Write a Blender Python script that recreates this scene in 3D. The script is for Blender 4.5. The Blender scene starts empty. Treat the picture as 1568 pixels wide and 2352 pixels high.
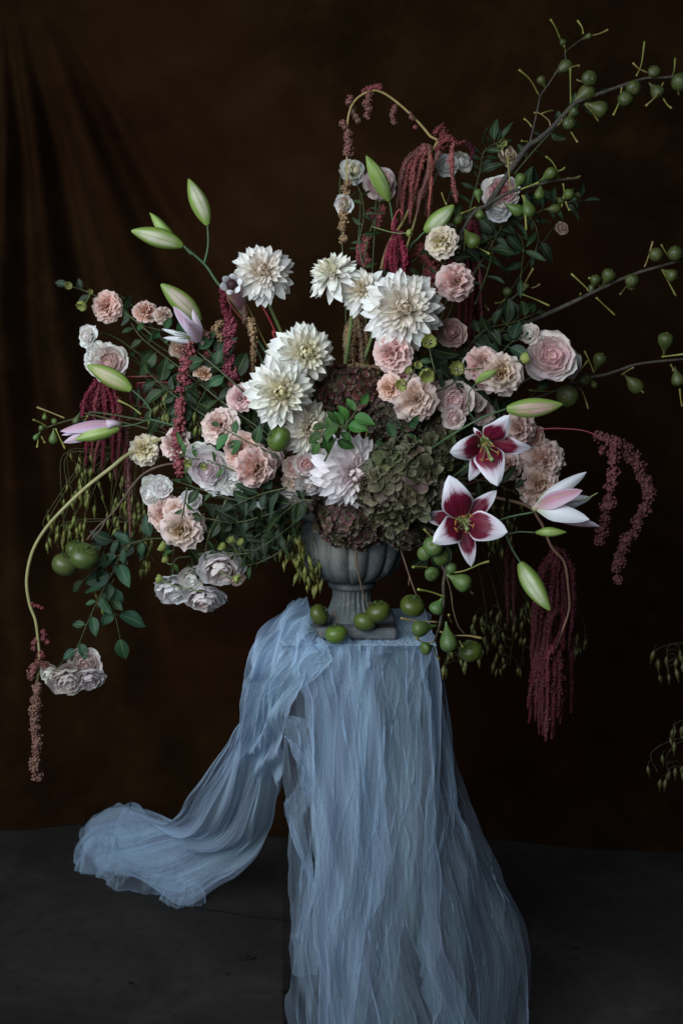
import bpy, math, random
import numpy as np
from mathutils import Vector, Matrix, noise

# ---------------------------------------------------------------- camera, world, lamps, exposure
scene = bpy.context.scene
col = scene.collection
CAM_H, CAM_D, FOC, PW, PH, HOR = 1.7, 3.0, 2755.6, 1568.0, 2352.0, 753.0
cam_d = bpy.data.cameras.new("camera")
cam_d.sensor_fit = 'VERTICAL'
cam_d.sensor_height = 36.0
cam_d.lens = FOC / PH * 36.0
cam_d.shift_y = -(PH / 2 - HOR) / PH
cam_d.clip_end = 60
cam_d.clip_start = 0.05
cam_d.dof.use_dof = True
cam_d.dof.focus_distance = 2.74
cam_d.dof.aperture_fstop = 3.2
cam = bpy.data.objects.new("camera", cam_d)
cam.location = (0, -CAM_D, CAM_H)
cam.rotation_euler = (math.radians(90), 0, 0)
col.objects.link(cam)
scene.camera = cam

world = bpy.data.worlds.new("World")
scene.world = world
world.use_nodes = True
bg = world.node_tree.nodes["Background"]
bg.inputs[0].default_value = (0.55, 0.7, 1.0, 1)
bg.inputs[1].default_value = 0.026

def area_lamp(name, loc, target, sx, sy, power, color):
    l = bpy.data.lights.new(name, 'AREA')
    l.shape = 'RECTANGLE'; l.size = sx; l.size_y = sy; l.energy = power; l.color = color
    o = bpy.data.objects.new(name, l)
    o.location = loc
    o.rotation_euler = (Vector(target) - Vector(loc)).to_track_quat('-Z', 'Y').to_euler()
    col.objects.link(o)
    return o
# a big soft window-like source to the left of the photographer
key = area_lamp("window_light", (-1.60, -2.40, 2.50), (-0.12, 0.0, 1.45), 3.0, 2.3, 74, (0.82, 0.925, 1.0))
key.data.spread = math.radians(110)

scene.view_settings.view_transform = 'Standard'
scene.view_settings.look = 'None'
scene.view_settings.exposure = 0.0
scene.view_settings.gamma = 1.0
scene.cycles.max_bounces = 8
scene.cycles.transparent_max_bounces = 32
scene.cycles.use_denoising = True
try:
    scene.cycles.denoiser = 'OPENIMAGEDENOISE'
except Exception:
    pass

# ---------------------------------------------------------------- places in the scene
def P(x, y, dy):
    """a point dy metres behind the pedestal's axis, seen in the direction (x, y)"""
    d = CAM_D + dy
    return Vector(((x - 784.0) * d / FOC, dy, CAM_H - (y - HOR) * d / FOC))

def dome(x, y, o=0.0):
    """depth of the bouquet's rounded front"""
    ex, ey = (x - 830) / 540.0, (y - 980) / 540.0
    return -0.25 * math.sqrt(max(0.0, 1 - ex * ex - ey * ey)) + 0.04 + o

def D(x, y, o=0.0):
    return P(x, y, dome(x, y, o))

def size(px, dy):
    return px * (CAM_D + dy) / FOC

def reg(x0, y0, w=500):
    s = w / 1568.0; k = 1568.0 / 1707.0
    return lambda zx, zy: ((x0 + zx * s) * k, (y0 + zy * s) * k)

MOUTH = Vector((0.026, -0.04, 1.24))
rng = random.Random(11)

# ---------------------------------------------------------------- object helpers
def mesh(name, verts, faces, mat=None, uvs=None, smooth=True):
    me = bpy.data.meshes.new(name)
    if isinstance(verts, np.ndarray):
        verts = verts.tolist(); faces = faces.tolist()
    me.from_pydata([tuple(v) for v in verts], [], faces)
    if uvs is not None:
        lay = me.uv_layers.new(name="UVMap")
        vi = np.empty(len(me.loops), dtype=np.int32)
        me.loops.foreach_get("vertex_index", vi)
        lay.data.foreach_set("uv", np.asarray(uvs, dtype=np.float32)[vi].ravel())
    if smooth:
        me.polygons.foreach_set("use_smooth", np.ones(len(me.polygons), dtype=bool))
    if mat:
        me.materials.append(mat)
    me.update()
    return me

def put(name, me, parent=None, mat=None, color=None, kind=None):
    o = bpy.data.objects.new(name, me)
    col.objects.link(o)
    if parent is not None:
        o.parent = parent
    if mat is not None:
        o.matrix_basis = mat
    if color is not None:
        o.color = (color[0], color[1], color[2], 1)
    if kind:
        o["kind"] = kind
    return o

def thing(name, label, cat, loc, group=None):
    o = bpy.data.objects.new(name, None)
    o.empty_display_size = 0.02
    col.objects.link(o)
    o.location = loc
    o["label"] = label; o["category"] = cat
    if group: o["group"] = group
    return o

def local(verts, root):
    l = root.location
    return [(v[0] - l[0], v[1] - l[1], v[2] - l[2]) for v in verts]

def smooth_path(pts, n=6):
    """Catmull-Rom through 3-D points"""
    pts = [Vector(p) for p in pts]
    if len(pts) < 3:
        return [pts[0].lerp(pts[-1], i / n) for i in range(n + 1)]
    q = [pts[0] * 2 - pts[1]] + pts + [pts[-1] * 2 - pts[-2]]
    out = []
    for i in range(1, len(q) - 2):
        p0, p1, p2, p3 = q[i - 1], q[i], q[i + 1], q[i + 2]
        for k in range(n):
            t = k / n
            out.append(0.5 * ((2 * p1) + (p2 - p0) * t + (2 * p0 - 5 * p1 + 4 * p2 - p3) * t * t + (3 * p1 - p0 - 3 * p2 + p3) * t ** 3))
    out.append(pts[-1])
    return out

def tube(path, r, ns=6, cap=True):
    """tube along a path; r is a number or a function of 0..1"""
    path = [Vector(p) for p in path]
    n = len(path)
    vs, fs, uv = [], [], []
    up = None
    for i, p in enumerate(path):
        t = (path[min(i + 1, n - 1)] - path[max(i - 1, 0)])
        t = t.normalized() if t.length > 1e-9 else Vector((0, 0, 1))
        if up is None:
            up = t.orthogonal().normalized()
        else:
            up = (up - t * up.dot(t))
            up = up.normalized() if up.length > 1e-6 else t.orthogonal().normalized()
        b = t.cross(up)
        f = i / (n - 1)
        rr = r(f) if callable(r) else r
        for k in range(ns):
            a = 2 * math.pi * k / ns
            vs.append(p + (up * math.cos(a) + b * math.sin(a)) * rr)
            uv.append((k / ns, f))
    for i in range(n - 1):
        for k in range(ns):
            k2 = (k + 1) % ns
            fs.append((i * ns + k, i * ns + k2, (i + 1) * ns + k2, (i + 1) * ns + k))
    if cap:
        fs.append(tuple(range(ns))[::-1]); fs.append(tuple((n - 1) * ns + k for k in range(ns)))
    return vs, fs, uv

class Soup:
    """gathers several shapes that make ONE part"""
    def __init__(s): s.v, s.f, s.u = [], [], []
    def add(s, part):
        v, f, u = part
        o = len(s.v); s.v += list(v); s.u += list(u)
        s.f += [tuple(i + o for i in q) for q in f]
        return s
    def put(s, name, mat, root, color=None, kind=None):
        return put(name, mesh(name, local(s.v, root), s.f, mat, s.u), root, color=color, kind=kind)

def grid(nu, nv, fn):
    vs, fs, uv = [], [], []
    for j in range(nv + 1):
        for i in range(nu + 1):
            u = -1 + 2 * i / nu; v = j / nv
            vs.append(fn(u, v)); uv.append((u * .5 + .5, v))
    for j in range(nv):
        for i in range(nu):
            a = j * (nu + 1) + i
            fs.append((a, a + 1, a + nu + 2, a + nu + 1))
    return vs, fs, uv

def frame(zdir, spin=0.0, xhint=None):
    z = Vector(zdir).normalized()
    x = Vector(xhint) if xhint is not None else z.orthogonal()
    x = x - z * x.dot(z)
    x.normalize()
    y = z.cross(x)
    m = Matrix((x, y, z)).transposed().to_4x4()
    return m @ Matrix.Rotation(spin, 4, 'Z')

def sm(a, b, x):
    t = min(1.0, max(0.0, (x - a) / (b - a)))
    return t * t * (3 - 2 * t)

# ---------------------------------------------------------------- materials
class NT:
    def __init__(s, name):
        s.m = bpy.data.materials.new(name); s.m.use_nodes = True
        s.t = s.m.node_tree; s.t.nodes.clear()
        s.out = s.n('ShaderNodeOutputMaterial')
    def n(s, typ, **kw):
        nd = s.t.nodes.new(typ)
        for k, v in kw.items():
            if k in ('operation', 'blend_type', 'data_type', 'noise_dimensions', 'feature', 'wave_type', 'bands_direction', 'use_clamp'):
                setattr(nd, k, v)
        return nd
    def l(s, a, b): s.t.links.new(a, b)
    def val(s, sock, v):
        if isinstance(v, bpy.types.NodeSocket): s.l(v, sock)
        else: sock.default_value = v
    def math(s, op, a, b=0.0, c=0.0):
        nd = s.n('ShaderNodeMath', operation=op)
        s.val(nd.inputs[0], a); s.val(nd.inputs[1], b); s.val(nd.inputs[2], c)
        return nd.outputs[0]
    def mix(s, f, a, b, mode='MIX'):
        nd = s.n('ShaderNodeMix', data_type='RGBA', blend_type=mode)
        s.val(nd.inputs[0], f)
        for sock, v in ((nd.inputs[6], a), (nd.inputs[7], b)):
            if isinstance(v, bpy.types.NodeSocket): s.l(v, sock)
            else: sock.default_value = (*v[:3], 1)
        return nd.outputs[2]
    def ramp(s, f, stops):
        nd = s.n('ShaderNodeValToRGB')
        cr = nd.color_ramp
        while len(cr.elements) > 1: cr.elements.remove(cr.elements[-1])
        cr.elements[0].position = stops[0][0]; cr.elements[0].color = (*stops[0][1][:3], 1)
        for p, c in stops[1:]:
            e = cr.elements.new(p); e.color = (*c[:3], 1)
        s.l(f, nd.inputs[0])
        return nd.outputs[0]
    def smooth(s, f, a, b):
        nd = s.n('ShaderNodeMapRange'); nd.interpolation_type = 'SMOOTHSTEP'
        s.val(nd.inputs[0], f); nd.inputs[1].default_value = a; nd.inputs[2].default_value = b
        return nd.outputs[0]
    def uv(s):
        t = s.n('ShaderNodeTexCoord'); sp = s.n('ShaderNodeSeparateXYZ')
        s.l(t.outputs['UV'], sp.inputs[0])
        return t.outputs['UV'], sp.outputs[0], sp.outputs[1]
    def coord(s, kind, scale=(1, 1, 1)):
        t = s.n('ShaderNodeTexCoord'); m = s.n('ShaderNodeMapping')
        s.l(t.outputs[kind], m.inputs[0]); m.inputs['Scale'].default_value = scale
        return m.outputs[0]
    def noise(s, vec, scale, detail=3.0, rough=0.55, dist=0.0):
        nd = s.n('ShaderNodeTexNoise')
        s.l(vec, nd.inputs['Vector']); nd.inputs['Scale'].default_value = scale
        nd.inputs['Detail'].default_value = detail; nd.inputs['Roughness'].default_value = rough
        nd.inputs['Distortion'].default_value = dist
        return nd.outputs[0]
    def info(s):
        return s.n('ShaderNodeObjectInfo')
    def bump(s, h, strength, dist=0.002):
        nd = s.n('ShaderNodeBump'); s.l(h, nd.inputs['Height'])
        nd.inputs['Strength'].default_value = strength; nd.inputs['Distance'].default_value = dist
        return nd.outputs[0]
    def bsdf(s, color, rough=0.6, spec=0.3, normal=None, transl=0.0, tcolor=None):
        p = s.n('ShaderNodeBsdfPrincipled')
        s.val(p.inputs['Base Color'], color if isinstance(color, bpy.types.NodeSocket) else (*color[:3], 1))
        s.val(p.inputs['Roughness'], rough)
        p.inputs['Specular IOR Level'].default_value = spec
        if normal is not None: s.l(normal, p.inputs['Normal'])
        sh = p.outputs[0]
        if transl > 0:
            tr = s.n('ShaderNodeBsdfTranslucent')
            tc = tcolor if tcolor is not None else color
            s.val(tr.inputs[0], tc if isinstance(tc, bpy.types.NodeSocket) else (*tc[:3], 1))
            mx = s.n('ShaderNodeMixShader'); mx.inputs[0].default_value = transl
            s.l(sh, mx.inputs[1]); s.l(tr.outputs[0], mx.inputs[2]); sh = mx.outputs[0]
        s.l(sh, s.out.inputs[0])
        return s.m

def petal_material(name, base, v0=0.0, v1=0.6, edge=None, edge_from=0.85, transl=0.3, streak=0.35):
    """own colour of the petal from the object's colour, going to `base` at its foot, `edge` at its rim"""
    n = NT(name)
    uv, u, v = n.uv()
    oc = n.info()
    c = n.mix(n.smooth(v, v0, v1), base, oc.outputs['Color'])
    if edge is not None:
        c = n.mix(n.math('MULTIPLY', n.smooth(v, edge_from, 1.02), 0.75), c, edge)
    mp = n.n('ShaderNodeMapping'); n.l(uv, mp.inputs[0]); mp.inputs['Scale'].default_value = (22, 1.6, 1)
    st = n.noise(mp.outputs[0], 1.0, 2.0)
    c = n.mix(n.math('MULTIPLY', n.smooth(st, 0.35, 0.75), 0.16), c, n.mix(0.6, c, base))
    big = n.noise(n.coord('Object'), 60.0, 2.0)
    c = n.mix(n.math('MULTIPLY', n.smooth(big, 0.5, 0.8), 0.12), c, (0.45, 0.33, 0.22))
    nm = n.bump(st, streak, 0.0015)
    return n.bsdf(c, 0.62, 0.22, nm, transl)

M = {}
M['dahlia'] = petal_material('dahlia_petal', (0.84, 0.64, 0.42), 0.0, 0.42, transl=0.38)
M['rose'] = petal_material('rose_petal', (0.80, 0.60, 0.46), 0.0, 0.28, transl=0.45)
M['lisi'] = petal_material('lisianthus_petal', (0.82, 0.60, 0.46), 0.0, 0.30, edge=(0.82, 0.68, 0.65), edge_from=0.70, transl=0.45)
M['hyd'] = petal_material('hydrangea_sepal', (0.05, 0.05, 0.022), 0.0, 0.5, edge=(0.17, 0.16, 0.095), edge_from=0.66, transl=0.2, streak=0.4)

def leaf_material(name):
    n = NT(name); uv, u, v = n.uv(); oc = n.info()
    c = oc.outputs['Color']
    rib = n.math('ABSOLUTE', n.math('SUBTRACT', u, 0.5))
    w = n.n('ShaderNodeTexWave', wave_type='BANDS', bands_direction='Y')
    mp = n.n('ShaderNodeMapping'); n.l(uv, mp.inputs[0]); mp.inputs['Scale'].default_value = (1, 1, 1)
    sh = n.n('ShaderNodeCombineXYZ'); n.l(n.math('SUBTRACT', v, n.math('MULTIPLY', rib, 0.7)), sh.inputs[1])
    n.l(sh.outputs[0], w.inputs[0]); w.inputs['Scale'].default_value = 2.6
    w.inputs['Distortion'].default_value = 0.6
    c = n.mix(n.math('MULTIPLY', n.smooth(w.outputs['Fac'], 0.7, 1.0), 0.15), c, n.mix(0.5, c, (0.2, 0.3, 0.1)))
    c = n.mix(n.math('MULTIPLY', n.math('SUBTRACT', 1.0, n.smooth(rib, 0.01, 0.05)), 0.5), c, (0.16, 0.24, 0.08))
    blot = n.noise(n.coord('Object'), 45.0, 3.0)
    c = n.mix(n.math('MULTIPLY', n.smooth(blot, 0.45, 0.75), 0.45), c, n.mix(0.5, c, (0.10, 0.10, 0.02)))
    return n.bsdf(c, 0.5, 0.24, n.bump(w.outputs['Fac'], 0.3, 0.001), 0.22)
M['leaf'] = leaf_material('leaf')

def stem_material(name, rough=0.5, fine=260.0, transl=0.0):
    n = NT(name); oc = n.info()
    a = n.noise(n.coord('Object'), 35.0, 3.0); b = n.noise(n.coord('Object'), fine, 3.0)
    c = n.mix(n.math('MULTIPLY', n.smooth(a, 0.35, 0.7), 0.5), oc.outputs['Color'], n.mix(0.55, oc.outputs['Color'], (0.10, 0.07, 0.03)))
    c = n.mix(n.math('MULTIPLY', n.smooth(b, 0.45, 0.75), 0.35), c, n.mix(0.5, c, (0.28, 0.26, 0.16)))
    return n.bsdf(c, rough, 0.3, n.bump(b, 0.4, 0.001), transl)
M['stem'] = stem_material('plant_stem')
M['bark'] = stem_material('twig_bark', 0.8, 190.0)

def fruit_material(name, specks, rough=0.42):
    n = NT(name); oc = n.info(); uv, u, v = n.uv()
    vec = n.coord('Object')
    a = n.noise(vec, 38.0, 3.0); b = n.noise(vec, 300.0, 2.0)
    c = n.mix(n.math('MULTIPLY', n.smooth(a, 0.4, 0.72), 0.55), oc.outputs['Color'], n.mix(0.6, oc.outputs['Color'], (0.22, 0.18, 0.04)))
    if specks > .2:   # fig: faint ribs and a rusty eye
        cv = n.n('ShaderNodeCombineXYZ'); n.l(n.math('MULTIPLY', u, 26.0), cv.inputs[0]); n.l(v, cv.inputs[1]); n.l(n.math('MULTIPLY', oc.outputs['Random'], 40.0), cv.inputs[2])
        rb = n.noise(cv.outputs[0], 1.0, 2.0)
        c = n.mix(n.math('MULTIPLY', n.smooth(rb, 0.45, 0.75), 0.5), c, n.mix(0.45, c, (0.16, 0.20, 0.06)))
        c = n.mix(n.math('MULTIPLY', n.smooth(v, 0.72, 0.80), 0.8), c, (0.17, 0.13, 0.04))
        c = n.mix(n.math('MULTIPLY', oc.outputs['Random'], 0.35), c, n.mix(0.6, c, (0.11, 0.09, 0.015)))
    c = n.mix(n.math('MULTIPLY', n.smooth(b, 0.58, 0.7), specks), c, (0.20, 0.24, 0.08))
    scuff = n.noise(vec, 90.0, 5.0, 0.7, 1.5)
    c = n.mix(n.math('MULTIPLY', n.smooth(scuff, 0.64, 0.9), 0.25), c, (0.09, 0.06, 0.03))
    return n.bsdf(c, rough, 0.4, n.bump(b, 0.15, 0.0008))
M['fig'] = fruit_material('fig_skin', 0.35, 0.5)
M['persimmon'] = fruit_material('persimmon_skin', 0.12, 0.40)

def amaranth_material(name):
    n = NT(name); oc = n.info()
    g = n.n('ShaderNodeNewGeometry')
    r = g.outputs['Random Per Island']
    c = n.mix(n.math('MULTIPLY', r, 0.55), oc.outputs['Color'], n.mix(0.5, oc.outputs['Color'], (0.20, 0.10, 0.085)))
    a = n.noise(n.coord('Object'), 28.0, 3.0)
    c = n.mix(n.math('MULTIPLY', n.smooth(a, 0.4, 0.7), 0.6), c, n.mix(0.55, c, (0.06, 0.02, 0.02)))
    f = n.noise(n.coord('Object'), 700.0, 2.0)
    return n.bsdf(c, 0.85, 0.12, n.bump(f, 0.5, 0.001), 0.0)
M['amar'] = amaranth_material('amaranth_fuzz')

def lily_material(name):
    n = NT(name); uv, u, v = n.uv()
    e = n.math('ABSOLUTE', n.math('MULTIPLY', n.math('SUBTRACT', u, 0.5), 2.0))
    mp = n.n('ShaderNodeMapping'); n.l(uv, mp.inputs[0]); mp.inputs['Scale'].default_value = (26, 1.2, 1)
    st = n.noise(mp.outputs[0], 1.0, 2.0)
    # burgundy heart: to the tip along the midrib, held back from the margins
    lim = n.math('SUBTRACT', 0.79, n.math('MULTIPLY', n.math('POWER', e, 2.0), 0.22))
    lim = n.math('ADD', lim, n.math('MULTIPLY', n.math('SUBTRACT', st, 0.5), 0.40))
    tipm = n.smooth(n.math('SUBTRACT', lim, v), -0.02, 0.08)
    edm = n.math('SUBTRACT', 1.0, n.smooth(e, 0.83, 0.95))
    low = n.smooth(v, 0.10, 0.20)
    mask = n.math('MULTIPLY', n.math('MULTIPLY', tipm, edm), low)
    pale = n.mix(n.smooth(v, 0.12, 0.3), (0.45, 0.52, 0.16), (0.80, 0.78, 0.83))
    pale = n.mix(n.math('MULTIPLY', n.smooth(st, 0.4, 0.7), 0.2), pale, (0.58, 0.45, 0.58))
    red = n.mix(n.smooth(st, 0.3, 0.7), (0.11, 0.004, 0.018), (0.19, 0.012, 0.04))
    c = n.mix(mask, pale, red)
    halo = n.math('MULTIPLY', n.math('MULTIPLY', n.smooth(n.math('SUBTRACT', lim, v), -0.16, 0.02), n.math('SUBTRACT', 1.0, n.smooth(e, 0.85, 1.0))), low)
    c = n.mix(n.math('MULTIPLY', n.math('MULTIPLY', halo, n.math('SUBTRACT', 1.0, mask)), 0.38), c, (0.42, 0.08, 0.22))
    return n.bsdf(c, 0.5, 0.3, n.bump(st, 0.4, 0.0015), 0.25)
M['lily'] = lily_material('lily_petal')

def lily_back_material(name):
    n = NT(name); uv, u, v = n.uv()
    e = n.math('ABSOLUTE', n.math('MULTIPLY', n.math('SUBTRACT', u, 0.5), 2.0))
    mp = n.n('ShaderNodeMapping'); n.l(uv, mp.inputs[0]); mp.inputs['Scale'].default_value = (20, 1.2, 1)
    st = n.noise(mp.outputs[0], 1.0, 2.0)
    c = n.mix(n.smooth(n.math('ADD', e, n.math('MULTIPLY', st, 0.3)), 0.3, 1.0), (0.40, 0.12, 0.22), (0.66, 0.58, 0.66))
    c = n.mix(n.math('MULTIPLY', n.math('SUBTRACT', 1.0, n.smooth(e, 0.03, 0.22)), 0.8), c, (0.30, 0.30, 0.08))
    c = n.mix(n.math('MULTIPLY', n.math('SUBTRACT', 1.0, n.smooth(v, 0.0, 0.35)), 0.8), c, (0.30, 0.36, 0.10))
    oc = n.info()
    c = n.mix(0.40, c, oc.outputs['Color'])
    return n.bsdf(c, 0.5, 0.3, n.bump(st, 0.4, 0.0015), 0.25)
M['lilyback'] = lily_back_material('lily_outer_petal')

def bud_material(name):
    """three broad ribs: pale flanks blushed with the object's colour, green seams and ends"""
    n = NT(name); uv, u, v = n.uv(); oc = n.info()
    tri = n.math('ABSOLUTE', n.math('SUBTRACT', n.math('FRACT', n.math('MULTIPLY', u, 3.0)), 0.5))   # 0 mid .. .5 seam
    mp = n.n('ShaderNodeMapping'); n.l(uv, mp.inputs[0]); mp.inputs['Scale'].default_value = (40, 1.5, 1)
    ad = n.n('ShaderNodeVectorMath', operation='ADD'); n.l(mp.outputs[0], ad.inputs[0]); n.l(n.math('MULTIPLY', oc.outputs['Random'], 50.0), ad.inputs[1])
    st = n.noise(ad.outputs[0], 1.0, 3.0)
    big = n.noise(n.coord('Object'), 2.6, 3.0)
    green = n.mix(n.smooth(st, 0.3, 0.7), (0.11, 0.18, 0.028), (0.20, 0.28, 0.06))
    pale = n.mix(0.28, n.mix(n.smooth(st, 0.3, 0.75), oc.outputs['Color'], n.mix(0.5, oc.outputs['Color'], (0.5, 0.6, 0.3))), (0.20, 0.20, 0.08))
    f = n.math('SUBTRACT', 1.0, n.smooth(tri, 0.15, 0.40))
    mid = n.math('MULTIPLY', n.math('SUBTRACT', 1.0, n.smooth(tri, 0.008, 0.03)), 0.65)
    endm = n.math('MULTIPLY', n.smooth(v, 0.04, 0.3), n.math('SUBTRACT', 1.0, n.smooth(v, 0.78, 0.98)))
    c = n.mix(n.math('MULTIPLY', n.math('MULTIPLY', f, endm), n.math('ADD', 0.35, n.math('MULTIPLY', n.smooth(big, 0.3, 0.65), 0.6))), green, pale)
    c = n.mix(mid, c, (0.10, 0.16, 0.05))
    return n.bsdf(c, 0.45, 0.35, n.bump(st, 0.2, 0.001), 0.1)
M['bud'] = bud_material('lily_bud_skin')

def simple(name, color, rough=0.6, spec=0.3, var=0.35, scale=80, dark=(0.05, 0.04, 0.03)):
    n = NT(name); a = n.noise(n.coord('Object'), scale, 4.0)
    c = n.mix(n.math('MULTIPLY', n.smooth(a, 0.4, 0.7), var), color, dark)
    return n.bsdf(c, rough, spec, n.bump(a, 0.3, 0.001))
M['pistil'] = simple('lily_pistil', (0.20, 0.23, 0.085), 0.4, 0.4)
M['anther'] = simple('lily_anther', (0.30, 0.12, 0.03), 0.9, 0.1)

def urn_material():
    n = NT('weathered_stone')
    vec = n.coord('Object')
    a = n.noise(vec, 9.0, 5.0, 0.6, 0.6); b = n.noise(vec, 55.0, 5.0, 0.65); f = n.noise(vec, 320.0, 2.0)
    dr = n.noise(n.coord('Object', (34, 34, 3.0)), 1.0, 4.0, 0.6, 0.4)
    c = n.ramp(a, [(0.25, (0.040, 0.050, 0.054)), (0.48, (0.088, 0.096, 0.098)), (0.66, (0.150, 0.142, 0.126)), (0.85, (0.062, 0.084, 0.090))])
    c = n.mix(n.math('MULTIPLY', n.smooth(dr, 0.46, 0.70), 0.75), c, (0.032, 0.042, 0.044))
    c = n.mix(n.math('MULTIPLY', n.smooth(b, 0.52, 0.68), 0.55), c, (0.16, 0.15, 0.125))
    c = n.mix(n.math('MULTIPLY', n.smooth(b, 0.30, 0.42), 0.0), c, (0.05, 0.06, 0.05))
    h = n.math('ADD', n.math('MULTIPLY', b, 0.7), n.math('MULTIPLY', f, 0.3))
    return n.bsdf(c, 0.85, 0.2, n.bump(h, 0.55, 0.003))
M['urn'] = urn_material()

def slab_material():
    n = NT('dark_stone_slab'); vec = n.coord('Object')
    b = n.noise(vec, 30.0, 5.0, 0.65); f = n.noise(vec, 260.0, 2.0)
    c = n.ramp(b, [(0.3, (0.045, 0.05, 0.055)), (0.55, (0.09, 0.095, 0.10)), (0.75, (0.16, 0.155, 0.15))])
    return n.bsdf(c, 0.75, 0.25, n.bump(f, 0.4, 0.002))
M['slab'] = slab_material()

def tulle_material():
    """thin gauze: thread cover grows with the slant of the cloth, as it does in any open weave"""
    n = NT('blue_tulle')
    g = n.n('ShaderNodeNewGeometry')
    dt = n.n('ShaderNodeVectorMath', operation='DOT_PRODUCT')
    n.l(g.outputs['Normal'], dt.inputs[0]); n.l(g.outputs['Incoming'], dt.inputs[1])
    cs = n.math('MAXIMUM', n.math('ABSOLUTE', dt.outputs['Value']), 0.10)
    uv, u, v = n.uv()
    mp = n.n('ShaderNodeMapping'); n.l(uv, mp.inputs[0]); mp.inputs['Scale'].default_value = (7, 2.2, 1)
    a = n.noise(mp.outputs[0], 1.0, 5.0, 0.6, 0.5)
    oc = n.info()
    we = n.noise(n.coord('Object', (1, 1, 1)), 300.0, 3.0, 0.7)
    cover = n.math('ADD', n.math('MULTIPLY', n.smooth(a, 0.32, 0.72), 0.10), n.math('MULTIPLY', oc.outputs['Alpha'], n.math('ADD', 0.78, n.math('MULTIPLY', n.smooth(we, 0.36, 0.64), 0.44))))
    al = n.math('SUBTRACT', 1.0, n.math('POWER', n.math('SUBTRACT', 1.0, cover), n.math('DIVIDE', 1.0, cs)))
    colr = n.mix(n.smooth(a, 0.3, 0.7), (0.47, 0.57, 0.77), (0.50, 0.69, 0.82))
    df = n.n('ShaderNodeBsdfDiffuse'); n.l(colr, df.inputs[0])
    tr = n.n('ShaderNodeBsdfTranslucent'); n.l(colr, tr.inputs[0])
    m1 = n.n('ShaderNodeMixShader'); m1.inputs[0].default_value = 0.40
    n.l(df.outputs[0], m1.inputs[1]); n.l(tr.outputs[0], m1.inputs[2])
    tp = n.n('ShaderNodeBsdfTransparent')
    m2 = n.n('ShaderNodeMixShader'); n.l(al, m2.inputs[0])
    n.l(tp.outputs[0], m2.inputs[1]); n.l(m1.outputs[0], m2.inputs[2])
    n.l(m2.outputs[0], n.out.inputs[0])
    return n.m
M['tulle'] = tulle_material()

def acrylic_material():
    n = NT('clear_acrylic')
    fr = n.n('ShaderNodeFresnel'); fr.inputs[0].default_value = 1.3
    gl = n.n('ShaderNodeBsdfGlossy'); gl.inputs['Roughness'].default_value = 0.08
    tp = n.n('ShaderNodeBsdfTransparent'); tp.inputs[0].default_value = (0.985, 0.987, 0.99, 1)
    m = n.n('ShaderNodeMixShader'); n.l(n.math('MULTIPLY', fr.outputs[0], 0.6), m.inputs[0])
    n.l(tp.outputs[0], m.inputs[1]); n.l(gl.outputs[0], m.inputs[2]); n.l(m.outputs[0], n.out.inputs[0])
    return n.m
M['acrylic'] = acrylic_material()

def canvas_material():
    n = NT('painted_canvas'); vec = n.coord('Object')
    a = n.noise(vec, 1.3, 5.0, 0.6, 0.8); b = n.noise(vec, 7.0, 6.0, 0.65); w = n.noise(n.coord('Object', (1, 1, 1)), 420.0, 2.0)
    sp = n.n('ShaderNodeSeparateXYZ'); n.l(n.n('ShaderNodeTexCoord').outputs['Object'], sp.inputs[0])
    c = n.ramp(a, [(0.25, (0.0046, 0.0017, 0.0005)), (0.5, (0.0128, 0.0056, 0.0017)), (0.75, (0.0260, 0.0126, 0.0044))])
    c = n.mix(n.math('MULTIPLY', n.smooth(b, 0.45, 0.7), 0.6), c, (0.0225, 0.0105, 0.0034))
    c = n.mix(n.math('MULTIPLY', n.smooth(b, 0.25, 0.45), 0.0), c, (0.02, 0.012, 0.008))
    wash = n.noise(vec, 0.9, 3.0, 0.5, 0.3)
    c = n.mix(n.math('MULTIPLY', n.smooth(wash, 0.45, 0.68), 0.6), c, (0.0135, 0.0034, 0.0014))
    h = n.math('ADD', n.math('MULTIPLY', b, 0.6), n.math('MULTIPLY', w, 0.25))
    return n.bsdf(c, 0.95, 0.04, n.bump(h, 0.35, 0.004))
M['canvas'] = canvas_material()

def floor_material():
    n = NT('worn_concrete'); vec = n.coord('Object')
    a = n.noise(vec, 2.2, 6.0, 0.65, 0.6); b = n.noise(vec, 26.0, 6.0, 0.7); f = n.noise(vec, 240.0, 3.0)
    c = n.ramp(a, [(0.25, (0.0105, 0.0088, 0.0078)), (0.5, (0.0215, 0.0182, 0.0160)), (0.75, (0.040, 0.034, 0.030))])
    c = n.mix(n.math('MULTIPLY', n.smooth(b, 0.48, 0.7), 0.5), c, (0.010, 0.0095, 0.0095))
    c = n.mix(n.math('MULTIPLY', n.smooth(f, 0.6, 0.75), 0.4), c, (0.034, 0.033, 0.032))
    h = n.math('ADD', n.math('MULTIPLY', b, 0.6), n.math('MULTIPLY', f, 0.4))
    return n.bsdf(c, 0.88, 0.12, n.bump(h, 0.5, 0.004))
M['floor'] = floor_material()
M['crack'] = simple('floor_grime', (0.0075, 0.0072, 0.007), 0.9, 0.1)
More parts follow.
